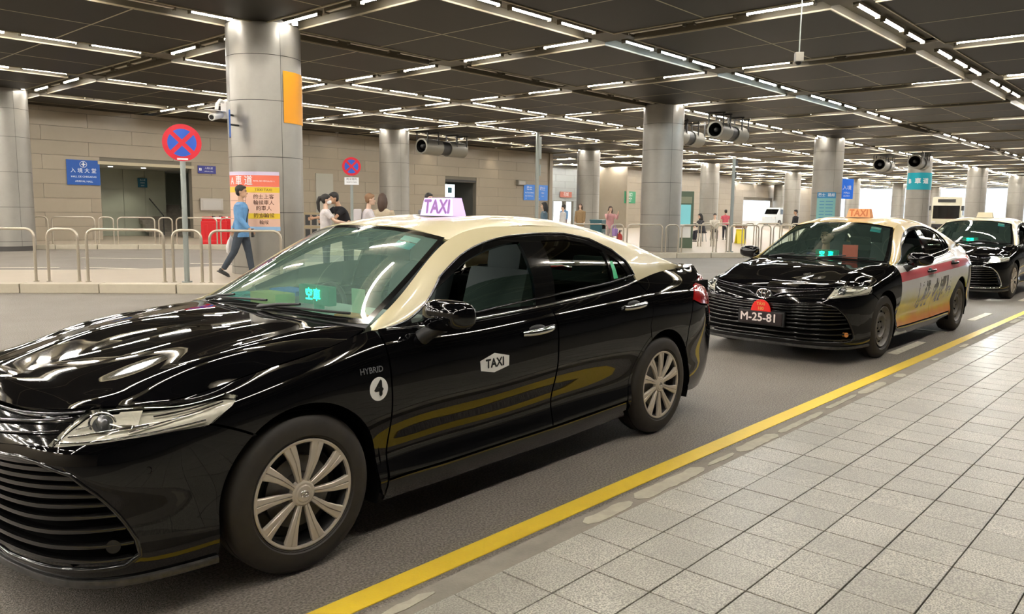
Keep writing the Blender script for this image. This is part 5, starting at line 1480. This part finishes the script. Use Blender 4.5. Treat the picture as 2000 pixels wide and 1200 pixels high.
# dark shrub planters behind the ponytailed woman
t = thing('magazine_rack', 'dark rack of leaflets behind the woman with the ponytail', 'rack', (12.4, 19.0, 0), math.radians(-40))
MB().box(0, 0, .95, 1.1, .06, .05).box(0, 0, .55, 1.1, .06, .05).box(0, 0, 1.32, 1.1, .06, .05).box(-.55, 0, .68, .05, .06, 1.36).box(.55, 0, .68, .05, .06, 1.36).obj('frame', mat('rack_wood', (.35, .28, .16), .6), t)
for k in range(6):
    for z in (.75, 1.14): MB().box(-.45+k*.18, 0, z, .13, .04, .28).obj('leaflet_box', DARKM, t)

# --- signs on the farther columns
c2 = (38.478, 14.575)
t = thing('route_board', 'pale teal route board with a blue header wrapped round the second row column', 'sign')
patch('sheet', *c2, .70, 166, 238, 1.0, 2.22, PTEAL, t); patch('header', *c2, .703, 166, 238, 2.22, 2.50, mat('header_blue', (.03, .20, .42), .5), t)
wrap_letters('巴士  路線', .17, *c2, .707, 202, 2.36, SWHITE, t)
for k in range(7): wrap_letters('▬▬  ▬▬▬', .11, *c2, .707, 202, 2.08-k*.155, mat('print_blue', (.05, .20, .42), .6), t)
t = flat_sign('entry_sign', 'bright blue hanging sign with white characters on the right of the route board', 39.1, 13.85, 2.68, .62, .95, math.radians(-45), mat('vivid_blue_sign', (.01, .12, .62), .4, emit=(.0, .2, .9), es=.2), [('入境', .22, 0, .05, 'CENTER'), ('HALL', .13, 0, -.18, 'CENTER'), ('ENTRY', .10, 0, -.34, 'CENTER')])
MB().box(-.02, .30, .30, .04, .62, .04).obj('arm', DARKM, t)
c3 = (53.322, 14.575)
t = thing('lane_b_band', 'teal band with white lane letter wrapped round the column between second and third taxi', 'sign')
patch('band', *c3, .71, 130, 330, 3.02, 4.04, TEAL, t, 40); wrap_letters('B  車 道', .36, *c3, .716, 193, 3.52, SWHITE, t, .01)
# notice panels on the far wall
for x, z, w, h, l in ((16.35, 1.55, 1.0, .50, 'faint pale notice panel on the wall right of the stair opening'), (35.9, 3.1, .7, .28, 'small grey speaker box high on the far wall')):
    t = thing('wall_notice', l, 'notice', (x, 31.93, z)); MB().box(0, 0, 0, w, .05 if h > .3 else .3, h).obj('panel', mat('pale_wall_panel', (.40, .37, .33), .4) if h > .3 else FANM, t, bevel=.01)
    MB().box(0, -.03 if h > .3 else -.155, 0, w*.8, .01, h*.7).obj('print', mat('print_grey', (.42, .40, .37), .5), t)

# --- vehicles far down the hall
def wheel_simple(t, x, y, r=.36, w=.22):
    MB().cyl((x, y-w/2, r), (x, y+w/2, r), r, n=24).obj('wheel', RUBBER, t, smooth=40); MB().cyl((x, y-w/2-.01, r), (x, y+w/2+.01, r), r*.55, n=20).obj('hub', STEEL, t)
def van(label, x, y, rz):
    t = thing('minivan', label, 'van', (x, y, PZ*0), rz); m = mat('van_white', (.62, .66, .66), .3, coat=.4)
    mb = MB(); P_ = [(-2.4, .35), (-2.4, 1.05), (-2.1, 1.25), (-1.5, 2.0), (-1.2, 2.1), (2.3, 2.1), (2.45, 1.9), (2.5, .35)]
    mb.prism(P_, -.85, .85).xform(Matrix.Rotation(PI/2, 4, 'X')); mb.obj('body', m, t, bevel=.05)
    for s in (-1, 1):
        for x0, x1 in ((-1.45, -.6), (-.45, .75), (.9, 2.1)):
            MB().box((x0+x1)/2, s*.86, 1.62, x1-x0, .02, .55).obj('window', GLOSSB, t, bevel=.004)
        MB().box(-2.42, s*.62, .95, .04, .30, .16).obj('headlamp', WHITEM, t)
        for x0 in (-1.6, 1.6): wheel_simple(t, x0, s*.80)
    MB().box(0, 0, 0, .03, 1.5, .70, m=Matrix.Translation((-1.83, 0, 1.63)) @ Matrix.Rotation(math.radians(38), 4, 'Y')).obj('windshield', GLOSSB, t)
    return t
van('small white minivan side-on beyond the seated people', 88, 38.5, math.radians(-5))
def bus(label, x, y, rz, h=3.1, col=(.62, .60, .45)):
    t = thing('coach', label, 'bus', (x, y, 0), rz); m = mat('bus_cream' if col[2] < .5 else 'bus_white', col, .3, coat=.4)
    MB().box(4, 0, h/2+.2, 8, 2.4, h-.4).obj('body', m, t, bevel=.22, smooth=40)
    MB().box(-.03, 0, 1.75, .04, 2.1, 1.15).obj('windshield', GLOSSB, t, bevel=.015); MB().box(-.04, 0, h-.35, .05, 1.4, .28).obj('destination_panel', DARKM, t)
    MB().box(-.03, 0, .55, .06, 2.2, .3).obj('bumper', MATB, t, bevel=.02)
    for s in (-1, 1):
        MB().box(-.04, s*.95, .85, .05, .32, .18).obj('headlamp', WHITEM, t, bevel=.01); MB().box(-.2, s*1.3, 2.1, .1, .2, .4).obj('mirror', MATB, t, bevel=.02)
        for k in range(5): MB().box(1.0+k*1.45, s*1.21, 1.9, 1.3, .02, .85).obj('window', GLOSSB, t)
        for x0 in (1.4, 6.2): wheel_simple(t, x0, s*1.05, .45, .3)
bus('cream bus facing the camera in front of the bright exit, behind the taxis', 78, 18.9, math.radians(3))
t = thing('parked_scooter', 'dark green and red motor scooter parked far off between the last columns', 'scooter', (66, 12.6, 0), math.radians(-60))
MB().box(0, 0, .62, .55, .32, .22).box(-.55, 0, .55, .12, .34, .7).box(-.2, 0, .28, .7, .28, .08).obj('body', mat('scooter_green', (.03, .15, .10), .3), t, bevel=.04)
MB().tube([(-.6, 0, .9), (-.68, 0, 1.05)], .02).tube([(-.68, -.3, 1.06), (-.68, .3, 1.06)], .018).obj('handlebar', DARKM, t); MB().box(.05, 0, .78, .6, .28, .08).obj('seat', MATB, t, bevel=.03)
for x0 in (-.62, .45):
    MB().cyl((x0, -.05, .25), (x0, .05, .25), .25, n=20).obj('wheel', RUBBER, t, smooth=40)
# table and stools where people sit
t = thing('waiting_table', 'low pale table beside the seated people beyond the railing', 'table', (33.6, 16.6, PZ), .5)
MB().box(0, 0, .72, 1.6, .7, .05).obj('table_top', mat('pale_wood', (.50, .40, .26), .5), t)
for sx in (-1, 1):
    for sy in (-1, 1): MB().cyl((sx*.7, sy*.28, 0), (sx*.7, sy*.28, .70), .025, n=10).obj('leg', DARKM, t)
def stool(x, y, label):
    t = thing('stool', label, 'stool', (x, y, PZ)); MB().cyl((0, 0, .40), (0, 0, .45), .18, n=20).obj('seat', DARKM, t)
    for k in range(4): a = k*PI/2+.6; MB().cyl((.13*math.cos(a), .13*math.sin(a), .40), (.17*math.cos(a), .17*math.sin(a), 0), .014, n=8).obj('leg', GALV, t)
stool(32.7, 17.9, 'dark stool under the black-haired seated person'); stool(34.7, 18.4, 'dark stool under the seated person in white')
# ================================================================ PEOPLE
def remeshed(mb, voxel, smooth=6, name='m'):
    me = mb.mesh('tmp'); o = bpy.data.objects.new('tmp', me); COL.objects.link(o)
    r = o.modifiers.new('r', 'REMESH'); r.mode = 'VOXEL'; r.voxel_size = voxel; r.use_smooth_shade = True
    s = o.modifiers.new('s', 'SMOOTH'); s.iterations = smooth; s.factor = .5
    dg = bpy.context.evaluated_depsgraph_get(); out = bpy.data.meshes.new_from_object(o.evaluated_get(dg)); out.name = name
    bpy.data.objects.remove(o); bpy.data.meshes.remove(me); out.materials.clear()
    out.polygons.foreach_set('use_smooth', [True]*len(out.polygons)); return out

def loft(mb, rings, n=20):
    """rings: (centre, half-depth x, half-width y)"""
    R_ = []
    for c, a, b in rings: R_.append([mb.bm.verts.new((c[0]+a*math.cos(2*PI*k/n), c[1]+b*math.sin(2*PI*k/n), c[2])) for k in range(n)])
    for A, B in zip(R_[:-1], R_[1:]):
        for k in range(n): mb.bm.faces.new((A[k], A[(k+1) % n], B[(k+1) % n], B[k]))
    mb.bm.faces.new(R_[0][::-1]); mb.bm.faces.new(R_[-1]); return mb

SKIN = [mat('skin_tan', (.50, .30, .19), .5), mat('skin_light', (.62, .42, .31), .5)]
HAIRB = mat('black_hair', (.012, .010, .009), .55); HAIRBR = mat('brown_hair', (.06, .033, .020), .55); HAIRL = mat('light_brown_hair', (.22, .12, .06), .6)
def person(label, x, y, rz, H=1.68, top=(.5, .5, .5), legs=(.04, .05, .07), hair='short', hairm=None, skin=0, lean=0., legsw=(0, 0), knees=(0, 0), arms=((5, 10), (5, 10)), abd=(7, 7),
           sit=False, long_sleeve=True, skirt=False, z=PZ, fine=False, shoe=(.03, .03, .03), coat=False, mask=False, head_turn=0.):
    """faces +x in its own frame; legsw: thigh swing forward in degrees, knees: bend; arms: (shoulder swing, elbow bend) per side (left, right)"""
    s = H/1.70; t = thing('person', label, 'person', (x, y, z), rz); vx = .011 if fine else .017
    hipz = .50 if sit else .885
    def rot(d, a): return Vector((math.sin(math.radians(a)), 0, -math.cos(math.radians(a))))*d
    hips = [Vector((0, sd*.088, hipz)) for sd in (1, -1)]
    L = []
    for i in range(2):
        sw = legsw[i] if not sit else 86; kn = knees[i] if not sit else 84
        k = hips[i]+rot(.42, sw); a = k+rot(.41, sw-kn); L.append((hips[i], k, a))
    low = min(a.z for _, _, a in L)-.075
    up = Vector((0, 0, -low)) if not sit else Vector((0, 0, 0))
    L = [(h+up, k+up, a+up) for h, k, a in L]; hz = hipz+up.z
    sp = lambda h, f=0.: Vector((math.sin(math.radians(lean))*h+f*math.cos(math.radians(lean)), 0, hz+math.cos(math.radians(lean))*h-f*math.sin(math.radians(lean))))
    sh = [sp(.50)+Vector((0, sd*.185, 0)) for sd in (1, -1)]
    A = []
    for i, sd in enumerate((1, -1)):
        sw, eb = arms[i]; ab = math.radians(abd[i])
        def dr(a, q): 
            d = Vector((math.sin(math.radians(a)), 0, -math.cos(math.radians(a)))); d = d*math.cos(q)+Vector((0, sd, 0))*math.sin(q); return d.normalized()
        e = sh[i]+dr(sw+lean*.3, ab)*.285; w = e+dr(sw+eb+lean*.3, ab*.2)*.245; A.append((sh[i], e, w, dr(sw+eb+lean*.3, 0)))
    hc = sp(.735, .02+.02*(lean > 10)); neck0, neck1 = sp(.53), sp(.66)
    # body: one continuous skin
    b = MB(); loft(b, [(sp(h_), dx, dy) for h_, dx, dy in ((-.06, .085, .13), (.0, .10, .155), (.10, .09, .140), (.20, .083, .125), (.32, .10, .150), (.44, .10, .165), (.51, .065, .13), (.55, .045, .06))])
    b.tube([neck0, neck1], [.055, .050], 14)
    for h_, k, a in L: b.tube([h_+Vector((0, 0, .02)), h_.lerp(k, .5), k, k.lerp(a, .35), a], [.082, .070, .050, .052, .034], 14)
    for s_, e, w, d in A: b.tube([s_, s_.lerp(e, .5), e, e.lerp(w, .4), w], [.048, .042, .034, .036, .024], 12)
    body = link('body', remeshed(b, vx, 5, 'body'), SKIN[skin], t)
    # head
    hd = MB(); M1 = Matrix.Rotation(head_turn, 3, 'Z') @ Matrix.Rotation(math.radians(lean*.4), 3, 'Y')
    def hp(v): return hc+M1 @ Vector(v)
    M4 = M1.to_4x4()
    hd.ball(hp((-.008, 0, .025)), .1, (.96, .76, 1.0), 14, M4); hd.ball(hp((.022, 0, -.045)), .1, (.66, .56, .68), 12, M4); hd.ball(hp((.075, 0, -.085)), .024, (1, 1.3, .8), 8)
    hd.cyl(hp((.085, 0, .005)), hp((.108, 0, -.028)), .008, .015, 8); hd.ball(hp((.104, 0, -.030)), .015, (1, 1.1, .8), 8)
    for sd in (1, -1): hd.ball(hp((-.005, sd*.078, -.005)), .026, (.6, .35, 1.1), 8, M4)
    head = link('head', remeshed(hd, .007 if fine else .012, 2, 'head'), SKIN[skin], t)
    fe = MB()
    for sd in (1, -1): fe.ball(hp((.083, sd*.031, .012)), .010, (.6, 1.2, .7), 8); fe.tube([hp((.088, sd*.016, .034)), hp((.084, sd*.046, .036))], .0035, 6)
    fe.obj('eyes', INK, head, smooth=60)
    MB().tube([hp((.092, .022, -.058)), hp((.097, 0, -.056)), hp((.092, -.022, -.058))], .0045, 6).obj('mouth', mat('lips', (.33, .12, .09), .5), head, smooth=60)
    if mask: 
        m_ = MB().ball(hp((.045, 0, -.045)), .07, (.85, .92, .75), 10, M4); m_.obj('face_mask', SWHITE, t, smooth=60)
    hm = hairm or HAIRB; hr = MB()
    hr.ball(hp((-.022, 0, .045)), .104, (.98, .84, .90), 12, M4); hr.ball(hp((-.05, 0, .0)), .085, (.72, .96, .95), 12, M4)
    if hair == 'short': hr.ball(hp((.03, 0, .085)), .06, (1.0, 1.15, .55), 10, M4)
    if hair in ('long', 'pony'): hr.ball(hp((.02, 0, .07)), .07, (.9, 1.15, .7), 10, M4)
    if hair == 'long':
        hr.tube([hp((-.05, 0, .04)), hp((-.075, 0, -.06)), hp((-.085, 0, -.18)), hp((-.08, 0, -.30))], [.085, .090, .080, .045], 14)
        for sd in (1, -1): hr.tube([hp((-.01, sd*.068, .03)), hp((-.015, sd*.082, -.08)), hp((-.03, sd*.075, -.20))], [.035, .036, .022], 10)
    if hair == 'pony':
        hr.tube([hp((-.09, 0, .06)), hp((-.15, 0, .05)), hp((-.18, 0, -.05)), hp((-.17, 0, -.18)), hp((-.15, 0, -.27))], [.035, .036, .040, .034, .014], 12)
    link('hair', remeshed(hr, .009 if fine else .014, 2, 'hair'), hm, t)
    # top
    g = MB(); o_ = .016; hem = -.12 if coat else -.04
    if coat and skirt: hem = -.30
    loft(g, [(sp(h_), dx+o_, dy+o_) for h_, dx, dy in ((hem, .115, .165), (.05, .108, .165), (.15, .105, .155), (.25, .105, .155), (.34, .115, .168), (.44, .112, .180), (.50, .085, .16), (.545, .052, .075))])
    for s_, e, w, d in A:
        if long_sleeve: g.tube([s_+Vector((0, 0, -.01)), s_.lerp(e, .5), e, e.lerp(w, .5), w-d*.01], [.070, .062, .054, .048, .040], 12)
        else: g.tube([s_+Vector((0, 0, -.01)), s_.lerp(e, .4), s_.lerp(e, .72)], [.070, .062, .060], 12)
    tm = mat('cloth_%d_%d_%d' % tuple(int(c*100) for c in top), top, .85, noise=(14, .35))
    gar = link('jacket' if coat else 'shirt', remeshed(g, vx, 4, 'top'), tm, t)
    # bottoms
    q = MB()
    loft(q, [(sp(h_), dx+.012, dy+.012) for h_, dx, dy in ((-.10, .09, .135), (-.03, .105, .158), (.06, .098, .150), (.10, .094, .143))])
    if skirt and not sit: loft(q, [((0, 0, hz+z_), .10+k, .15+k) for z_, k in ((.0, .01), (-.2, .03), (-.42, .05))])
    for h_, k, a in L:
        q.tube([h_+Vector((0, 0, .0)), h_.lerp(k, .5), k, k.lerp(a, .5), a+(k-a).normalized()*.02], [.098, .086, .068, .062, .054] if not skirt else [.09, .08, .05, .045, .03], 12)
    link('trousers', remeshed(q, vx, 4, 'trousers'), mat('cloth_%d_%d_%d' % tuple(int(c*100) for c in legs), legs, .85, noise=(14, .35)), t)
    # shoes
    for i, (h_, k, a) in enumerate(L):
        pitch = 0 if sit else math.radians((legsw[i]-knees[i])*.8)
        m_ = MB(); m_.ball((.045, 0, -.045), .1, (1.15, .44, .34), 10).ball((-.03, 0, -.03), .05, (.9, .85, .9), 8).box(.04, 0, -.068, .25, .082, .018)
        m_.xform(Matrix.Translation(a) @ Matrix.Rotation(-pitch, 4, 'Y')); m_.obj('shoe', mat('shoe_%d' % int(shoe[0]*100), shoe, .5), t, smooth=50)
    # hands with fingers
    for i, (s_, e, w, d) in enumerate(A):
        sd = (1, -1)[i]; side = Vector((0, sd, 0)); f = d; n_ = f.cross(side).normalized(); wd = n_.cross(f).normalized()
        hb = MB(); hb.tube([w-f*.01, w+f*.03, w+f*.085], [.024, .030, .026], 10)
        fw_ = Vector((1, 0, 0)); across = (fw_-f*fw_.dot(f)); across = across.normalized() if across.length > .2 else Vector((0, 0, 1))
        inn = -side
        for q_, (o2, ln) in enumerate(((-.026, .058), (-.009, .070), (.009, .074), (.026, .066))):
            b0 = w+f*.075+across*o2; b1 = b0+f*ln*.5+inn*.006; b2 = b1+(f*.7+inn*.6).normalized()*ln*.5
            hb.tube([b0, b1, b2], [.0095, .0085, .0065], 8)
        t0 = w+f*.03+across*.022; hb.tube([t0, t0+(f*.6+across*.9).normalized()*.035, t0+(f*.9+across*.6+inn*.4).normalized()*.065], [.012, .011, .008], 8)
        hb.obj('hand', SKIN[skin], t, smooth=60)
    t.scale = (s, s, s)
    return t, dict(A=A, hc=hc, sp=sp, s=s)
RD = math.radians
# the walking man in the blue jacket, heading right across the frame
mn, I = person('man in a light blue denim jacket and dark jeans walking right behind the railings', 7.72, 13.95, RD(-48), 1.69, (.14, .33, .60), (.05, .065, .085), 'short', HAIRB, 0,
               legsw=(13, -17), knees=(4, 16), arms=((-30, 8), (12, 30)), fine=True, coat=True, abd=(8, 8))
w_ = I['A'][1]; pw = w_[2]+w_[3]*.10
MB().box(pw.x, pw.y, pw.z, .03, .09, .16).obj('phone', INK, mn, bevel=.006)
MB().tube([I['sp'](.53)+Vector((.055, .07, 0)), I['sp'](.40)+Vector((.13, .03, 0)), I['sp'](.10)+Vector((.13, -.12, 0))], .012, 8).obj('bag_strap', DARKM, mn, smooth=60)
lw = I['A'][0]; bp = lw[2]+lw[3]*.12+Vector((-.03, .03, -.02))
tb = thing('carrier_bag', 'white plastic carrier bag hanging from the walking man\'s hand', 'bag', mn.matrix_basis @ bp, RD(-48))
bg_ = MB(); loft(bg_, [((0, 0, -.36), .03, .12), ((0, 0, -.32), .07, .16), ((0, 0, -.20), .075, .17), ((0, 0, -.10), .04, .12), ((0, 0, -.02), .012, .03), ((0, 0, .02), .012, .02)], 16)
bg_.obj('bag_body', mat('white_plastic_bag', (.70, .68, .66), .4), tb, smooth=60)
person('woman in a white T-shirt with a black ponytail, reaching toward the man in black', 8.98, 13.02, RD(-40), 1.54, (.66, .62, .62), (.05, .05, .07), 'pony', HAIRB, 1, arms=((38, 40), (45, 35)), long_sleeve=False, mask=True)
person('black-haired man in a black shirt bending toward the ponytailed woman', 9.75, 13.35, RD(172), 1.66, (.012, .012, .016), (.03, .03, .04), 'short', HAIRB, 0, lean=24, arms=((40, 30), (45, 30)), long_sleeve=False)
mb_, I2 = person('person with light brown hair in a white shirt and white backpack, facing right', 9.35, 12.25, RD(-40), 1.56, (.62, .58, .60), (.06, .06, .08), 'short', HAIRL, 1, lean=6, arms=((30, 60), (30, 60)))
MB().box(0, 0, 0, .16, .28, .38).xform(Matrix.Translation(I2['sp'](.33, -.20))).obj('backpack', mat('pale_backpack', (.50, .47, .48), .7), mb_, bevel=.04, smooth=60)
person('woman with long straight brown hair and a beige top, back to the camera', 9.95, 12.5, RD(35), 1.57, (.55, .47, .34), (.05, .05, .06), 'long', HAIRBR, 1, arms=((20, 60), (20, 60)))
person('short black-haired person whose head shows above the lit taxi roof sign', 10.95, 12.25, RD(-100), 1.60, (.20, .20, .22), (.05, .05, .06), 'short', HAIRB, 1)
person('dark-haired person in black crouching forward right of the lit taxi roof sign', 12.0, 12.5, RD(150), 1.58, (.02, .02, .022), (.04, .04, .05), 'short', HAIRBR, 0, lean=20)
person('woman with long black hair in a grey-blue jacket walking left past the grey post', 19.6, 16.4, RD(130), 1.54, (.10, .16, .20), (.04, .04, .05), 'long', HAIRB, 1, coat=True)
person('distant person in a light blue shirt by the bluish recess', 35.6, 28.3, RD(60), 1.60, (.18, .34, .60), (.25, .18, .18), 'short', HAIRB, 1)
person('person in a brown patterned coat standing before the daylit doorway', 28.2, 21.5, RD(200), 1.60, (.30, .20, .10), (.45, .43, .38), 'long', HAIRBR, 1, coat=True, skirt=True)
person('person in a white top half hidden beside the brown coat', 27.6, 22.0, RD(160), 1.50, (.62, .62, .62), (.04, .04, .05), 'short', HAIRB, 1)
pk, I3 = person('woman in a pink cardigan holding both hands to her face near the fire extinguisher', 24.1, 17.0, RD(235), 1.46, (.62, .33, .33), (.55, .45, .42), 'long', HAIRBR, 1, arms=((55, 95), (55, 95)), coat=True)
tb = thing('purple_bag', 'purple bag at the hip of the woman in pink', 'bag', (24.0, 16.72, .72), RD(60)); MB().box(0, 0, 0, .34, .14, .28).obj('bag_body', mat('purple_cloth', (.28, .18, .42), .7), tb, bevel=.04, smooth=60)
MB().tube([(-.12, 0, .13), (-.06, 0, .30), (.06, 0, .30), (.12, 0, .13)], .012, 8).obj('handle', mat('purple_cloth', (.28, .18, .42), .7), tb)
person('woman in a coral pink shirt and dark trousers seen from behind beyond the railing', 36.2, 18.6, RD(40), 1.42, (.66, .12, .16), (.02, .02, .03), 'short', HAIRB, 0, arms=((-5, 25), (-5, 25)), long_sleeve=False, abd=(14, 14))
person('seated person with black hair leaning left beyond the railing', 32.7, 17.9, RD(150), 1.62, (.05, .05, .06), (.03, .03, .04), 'long', HAIRB, 1, sit=True, lean=12, arms=((40, 30), (40, 30)))
person('seated black-haired person in a white shirt at the waiting table', 34.7, 18.4, RD(215), 1.62, (.66, .62, .52), (.06, .05, .05), 'short', HAIRB, 1, sit=True, lean=8, arms=((40, 40), (40, 40)))
person('person dressed all in black standing behind the roof edge of the second taxi', 34.6, 14.4, RD(140), 1.44, (.010, .010, .012), (.01, .01, .012), 'short', HAIRB, 0, coat=True)
# ================================================================ THE THREE TAXIS
SIGNON = mat('lit_lilac_sign', (.75, .6, .85), .3, emit=(.60, .42, .95), es=.75)
SIGNOR = mat('orange_roof_sign', (.80, .34, .12), .35, emit=(1, .45, .2), es=.12); SIGNCR = mat('cream_roof_sign', (.80, .72, .50), .4)
GB = mat('purple_lettering', (.30, .12, .45), .4)
car1, c1 = build_car('taxi', 'nearest black taxi with a cream roof, lit lilac roof sign and white 4 disc', (1.72372, 3.59538, 0), .02238671, CREAMS[0])
car2, c2_ = build_car('taxi', 'second black taxi with advert-wrapped doors, orange roof sign and plate M-25-81', (8.671, 3.498, 0), RD(-.95), CREAMS[1], wrap=True, cover=False)
car3, c3_ = build_car('taxi', 'third black taxi at the right edge with one headlamp shining', (16.75, 3.75, 0), RD(-.5), CREAMS[2], lamp_on=True)
roof_sign(car1, SIGNON, GB, None); roof_sign(car2, SIGNOR, mat('orange_lettering', (.62, .18, .05), .5), None); roof_sign(car3, SIGNCR, None, None)
for o in [c for c in car1.children_recursive if c.parent == car1 and c.name.startswith('side_mirror')][1:]:
    for ch in list(o.children): bpy.data.objects.remove(ch)
    bpy.data.objects.remove(o)                      # the photograph shows no mirror on that side
def kids(o): return [c for c in o.children]
def side_part(car, nm, far=False): return [c for c in car.children if c.name.split('.')[0] == nm][1 if far else 0]
# decals of the first taxi
fen = side_part(car1, 'fender'); dr = side_part(car1, 'front_door')
link('number_disc', wrap_shape('number_disc', [(.366+.050*math.cos(a), .716+.052*math.sin(a)) for a in np.linspace(0, 2*PI, 28, endpoint=False)]), WHITE, fen)
link('number', wrap_text('4', .092, .366, .716, .0042), INK, fen)
link('lettering', wrap_text('HYBRID', .036, .335, .800, .0008), mat('silver_badge', (.6, .62, .66), .2, .8), fen)
link('taxi_sticker', wrap_shape('taxi_sticker', [(1.010, .700), (1.110, .680), (1.222, .700), (1.226, .752), (1.115, .778), (1.006, .750)]), WHITE, dr)
link('lettering', wrap_text('TAXI', .062, 1.116, .727, .0022), INK, dr)
uv = (.99, .502)
sp_ = surf_path([-.99], [.502], -.001)[0][0]
MB().tube([(sp_[0]+.013*math.cos(a)*.65, sp_[1]-.013*math.cos(a)*.75+.0, sp_[2]+.013*math.sin(a)) for a in np.linspace(0, 2*PI, 20, endpoint=False)], .0016, 6, True).obj('parking_sensor', GLOSSB, side_part(car1, 'front_bumper'))
# windscreen stickers, lit meter, things on the dashboard
def ws_sticker(car, pts, m, nm, off=-.004):
    d = panel_data(NU['ws'], pts, (.75, .72), 1, step=.04, off=off, flange=0, inset=0); return link(nm, to_mesh(nm, mirrored(d)), m, [c for c in car.children if c.name.startswith('windshield')][0])
CY = mat('cyan_sticker', (.04, .48, .55), .4); CY2 = mat('pale_cyan_sticker', (.42, .68, .70), .4); GR = mat('green_sticker', (.02, .45, .20), .4)
for car in (car1, car2, car3):
    ws_sticker(car, [(.78, .62), (.78, .80), (.86, .80), (.86, .62)], CY, 'sticker'); ws_sticker(car, [(.87, .62), (.87, .80), (.93, .80), (.93, .62)], CY2, 'sticker')
    qg = [c for c in side_part(car, 'window_frame').children if c.name.startswith('quarter_glass')][0]
d = panel_data(NC, xz(NC, [(2.375, 1.075), (2.375, 1.185), (2.425, 1.185), (2.425, 1.075)]), SC, -1, step=.03, off=-.006, flange=0, inset=0)
link('sticker', to_mesh('sticker', mirrored(d)), mat('green_quarter_sticker', (.03, .50, .20), .4), side_part(car1, 'window_frame'))
def meter(car, txt, y=-.02, x=.66, z=1.03):
    b = MB().box(x, y, z, .05, .26, .10).box(x+.01, y, z-.05, .03, .06, .06).obj('fare_meter', mat('meter_case', (.0, .10, .07), .4, emit=(0, .35, .18), es=.25), car, bevel=.01)
    lettering(txt, .066, GREENLED, b, (x-.029, y, z), (PI/2, 0, -PI/2), .001, .002)
meter(car1, '空車', -.15, .60, 1.05); meter(car2, '空  車', -.02, .62, 1.03); meter(car3, '空車', .0, .62, 1.03)
D1 = car1.matrix_basis
def on_dash(car, name, label, cat, x, y, m, mb, bev=.006):
    t = thing(name, label, cat, car.matrix_basis @ Vector((x, y, .967)) if car.matrix_basis else (0, 0, 0), car.rotation_euler.z); mb.obj(name+'_body', m, t, bevel=bev, smooth=50); return t
def base(car):
    bpy.context.view_layer.update(); return car.matrix_world
for car in (car1, car2): base(car)
def dash(car, name, label, cat, x, y, m, mb, bev=.006):
    t = thing(name, label, cat, car.matrix_world @ Vector((x, y, .967)), car.rotation_euler.z); mb.obj(name+'_body', m, t, bevel=bev, smooth=50)
dash(car1, 'tissue_box', 'pale yellow tissue box on the dashboard of the nearest taxi', 'tissue box', .52, .14, mat('pale_yellow_card', (.62, .66, .25), .6), MB().box(0, 0, .04, .12, .24, .08))
dash(car1, 'cyan_cloth', 'folded cyan cloth on the far side of the nearest taxi dashboard', 'cloth', .52, .42, mat('cyan_cloth', (.03, .45, .48), .8), MB().box(0, 0, .02, .14, .20, .04).box(.02, .02, .045, .1, .14, .02), .015)
dash(car1, 'blue_cloth', 'blue cloth beside the meter on the nearest taxi dashboard', 'cloth', .70, .22, mat('blue_cloth', (.05, .20, .62), .8), MB().box(0, 0, .065, .14, .26, .03), .012)
dash(car1, 'orange_packet', 'small orange packet in the near corner of the nearest taxi windscreen', 'packet', .50, -.56, mat('orange_card', (.80, .30, .05), .6), MB().box(0, 0, .015, .10, .14, .03))
dash(car1, 'permit_card', 'pale green permit card standing on the nearest taxi dashboard', 'card', .62, -.46, mat('pale_green_card', (.50, .72, .50), .6), MB().box(0, 0, .07, .006, .10, .13), .001)
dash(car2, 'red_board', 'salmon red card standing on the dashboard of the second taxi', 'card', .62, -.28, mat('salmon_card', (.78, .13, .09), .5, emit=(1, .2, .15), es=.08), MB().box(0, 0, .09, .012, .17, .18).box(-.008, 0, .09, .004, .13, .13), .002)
# number plate, red disc of the second taxi
fb2 = side_part(car2, 'front_bumper')
pb = link('plate_bed', CAR_MESH['plate_bed'], MATB, fb2); np_ = link('number_plate', CAR_MESH['plate'], mat('plate_black', (.02, .012, .012), .35), fb2)
pb.location = (0, 0, -.03); np_.location = (0, 0, -.03)
lettering('M-25-81', .118, mat('plate_white', (.85, .74, .70), .4), fb2, (-.982, .02, .428), (PI/2, 0, -PI/2), .001, .0028)
rd_ = MB(); rd_.prism([(.105*math.cos(a), .12*math.sin(a)) for a in np.linspace(0, PI, 24)], -.006, .006)
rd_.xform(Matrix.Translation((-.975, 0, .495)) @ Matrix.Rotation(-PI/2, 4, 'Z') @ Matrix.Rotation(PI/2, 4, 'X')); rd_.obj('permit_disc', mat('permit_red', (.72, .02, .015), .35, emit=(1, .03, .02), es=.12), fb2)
lettering('180', .046, mat('permit_lettering', (.80, .42, .10), .4), fb2, (-.983, 0, .522), (PI/2, 0, -PI/2), .001, .001)
lettering('TÁXI', .042, mat('permit_lettering', (.80, .42, .10), .4), fb2, (-.983, 0, .570), (PI/2, 0, -PI/2), .001, .001)
# driver of the second taxi
bpy.context.view_layer.update()
P_ = car2.matrix_world @ Vector((1.42, .36, -.06))
person('driver in a dark top seated at the wheel of the second taxi', P_.x, P_.y, PI+car2.rotation_euler.z, 1.62, (.05, .06, .16), (.04, .04, .05), 'short', HAIRB, 0, sit=True, lean=-12, arms=((44, 22), (44, 22)), z=P_.z+.10)

for car, e in ((car1, 2.2), (car2, 1.0)):  # added fill lights that brighten the cabins behind the windscreens
    l = bpy.data.lights.new('cabin_fill', 'POINT'); l.energy = e; l.color = (.9, 1, .92); l.shadow_soft_size = .08
    o = bpy.data.objects.new('cabin_fill', l); COL.objects.link(o); o.parent = car; o.location = (1.25, 0, 1.28)
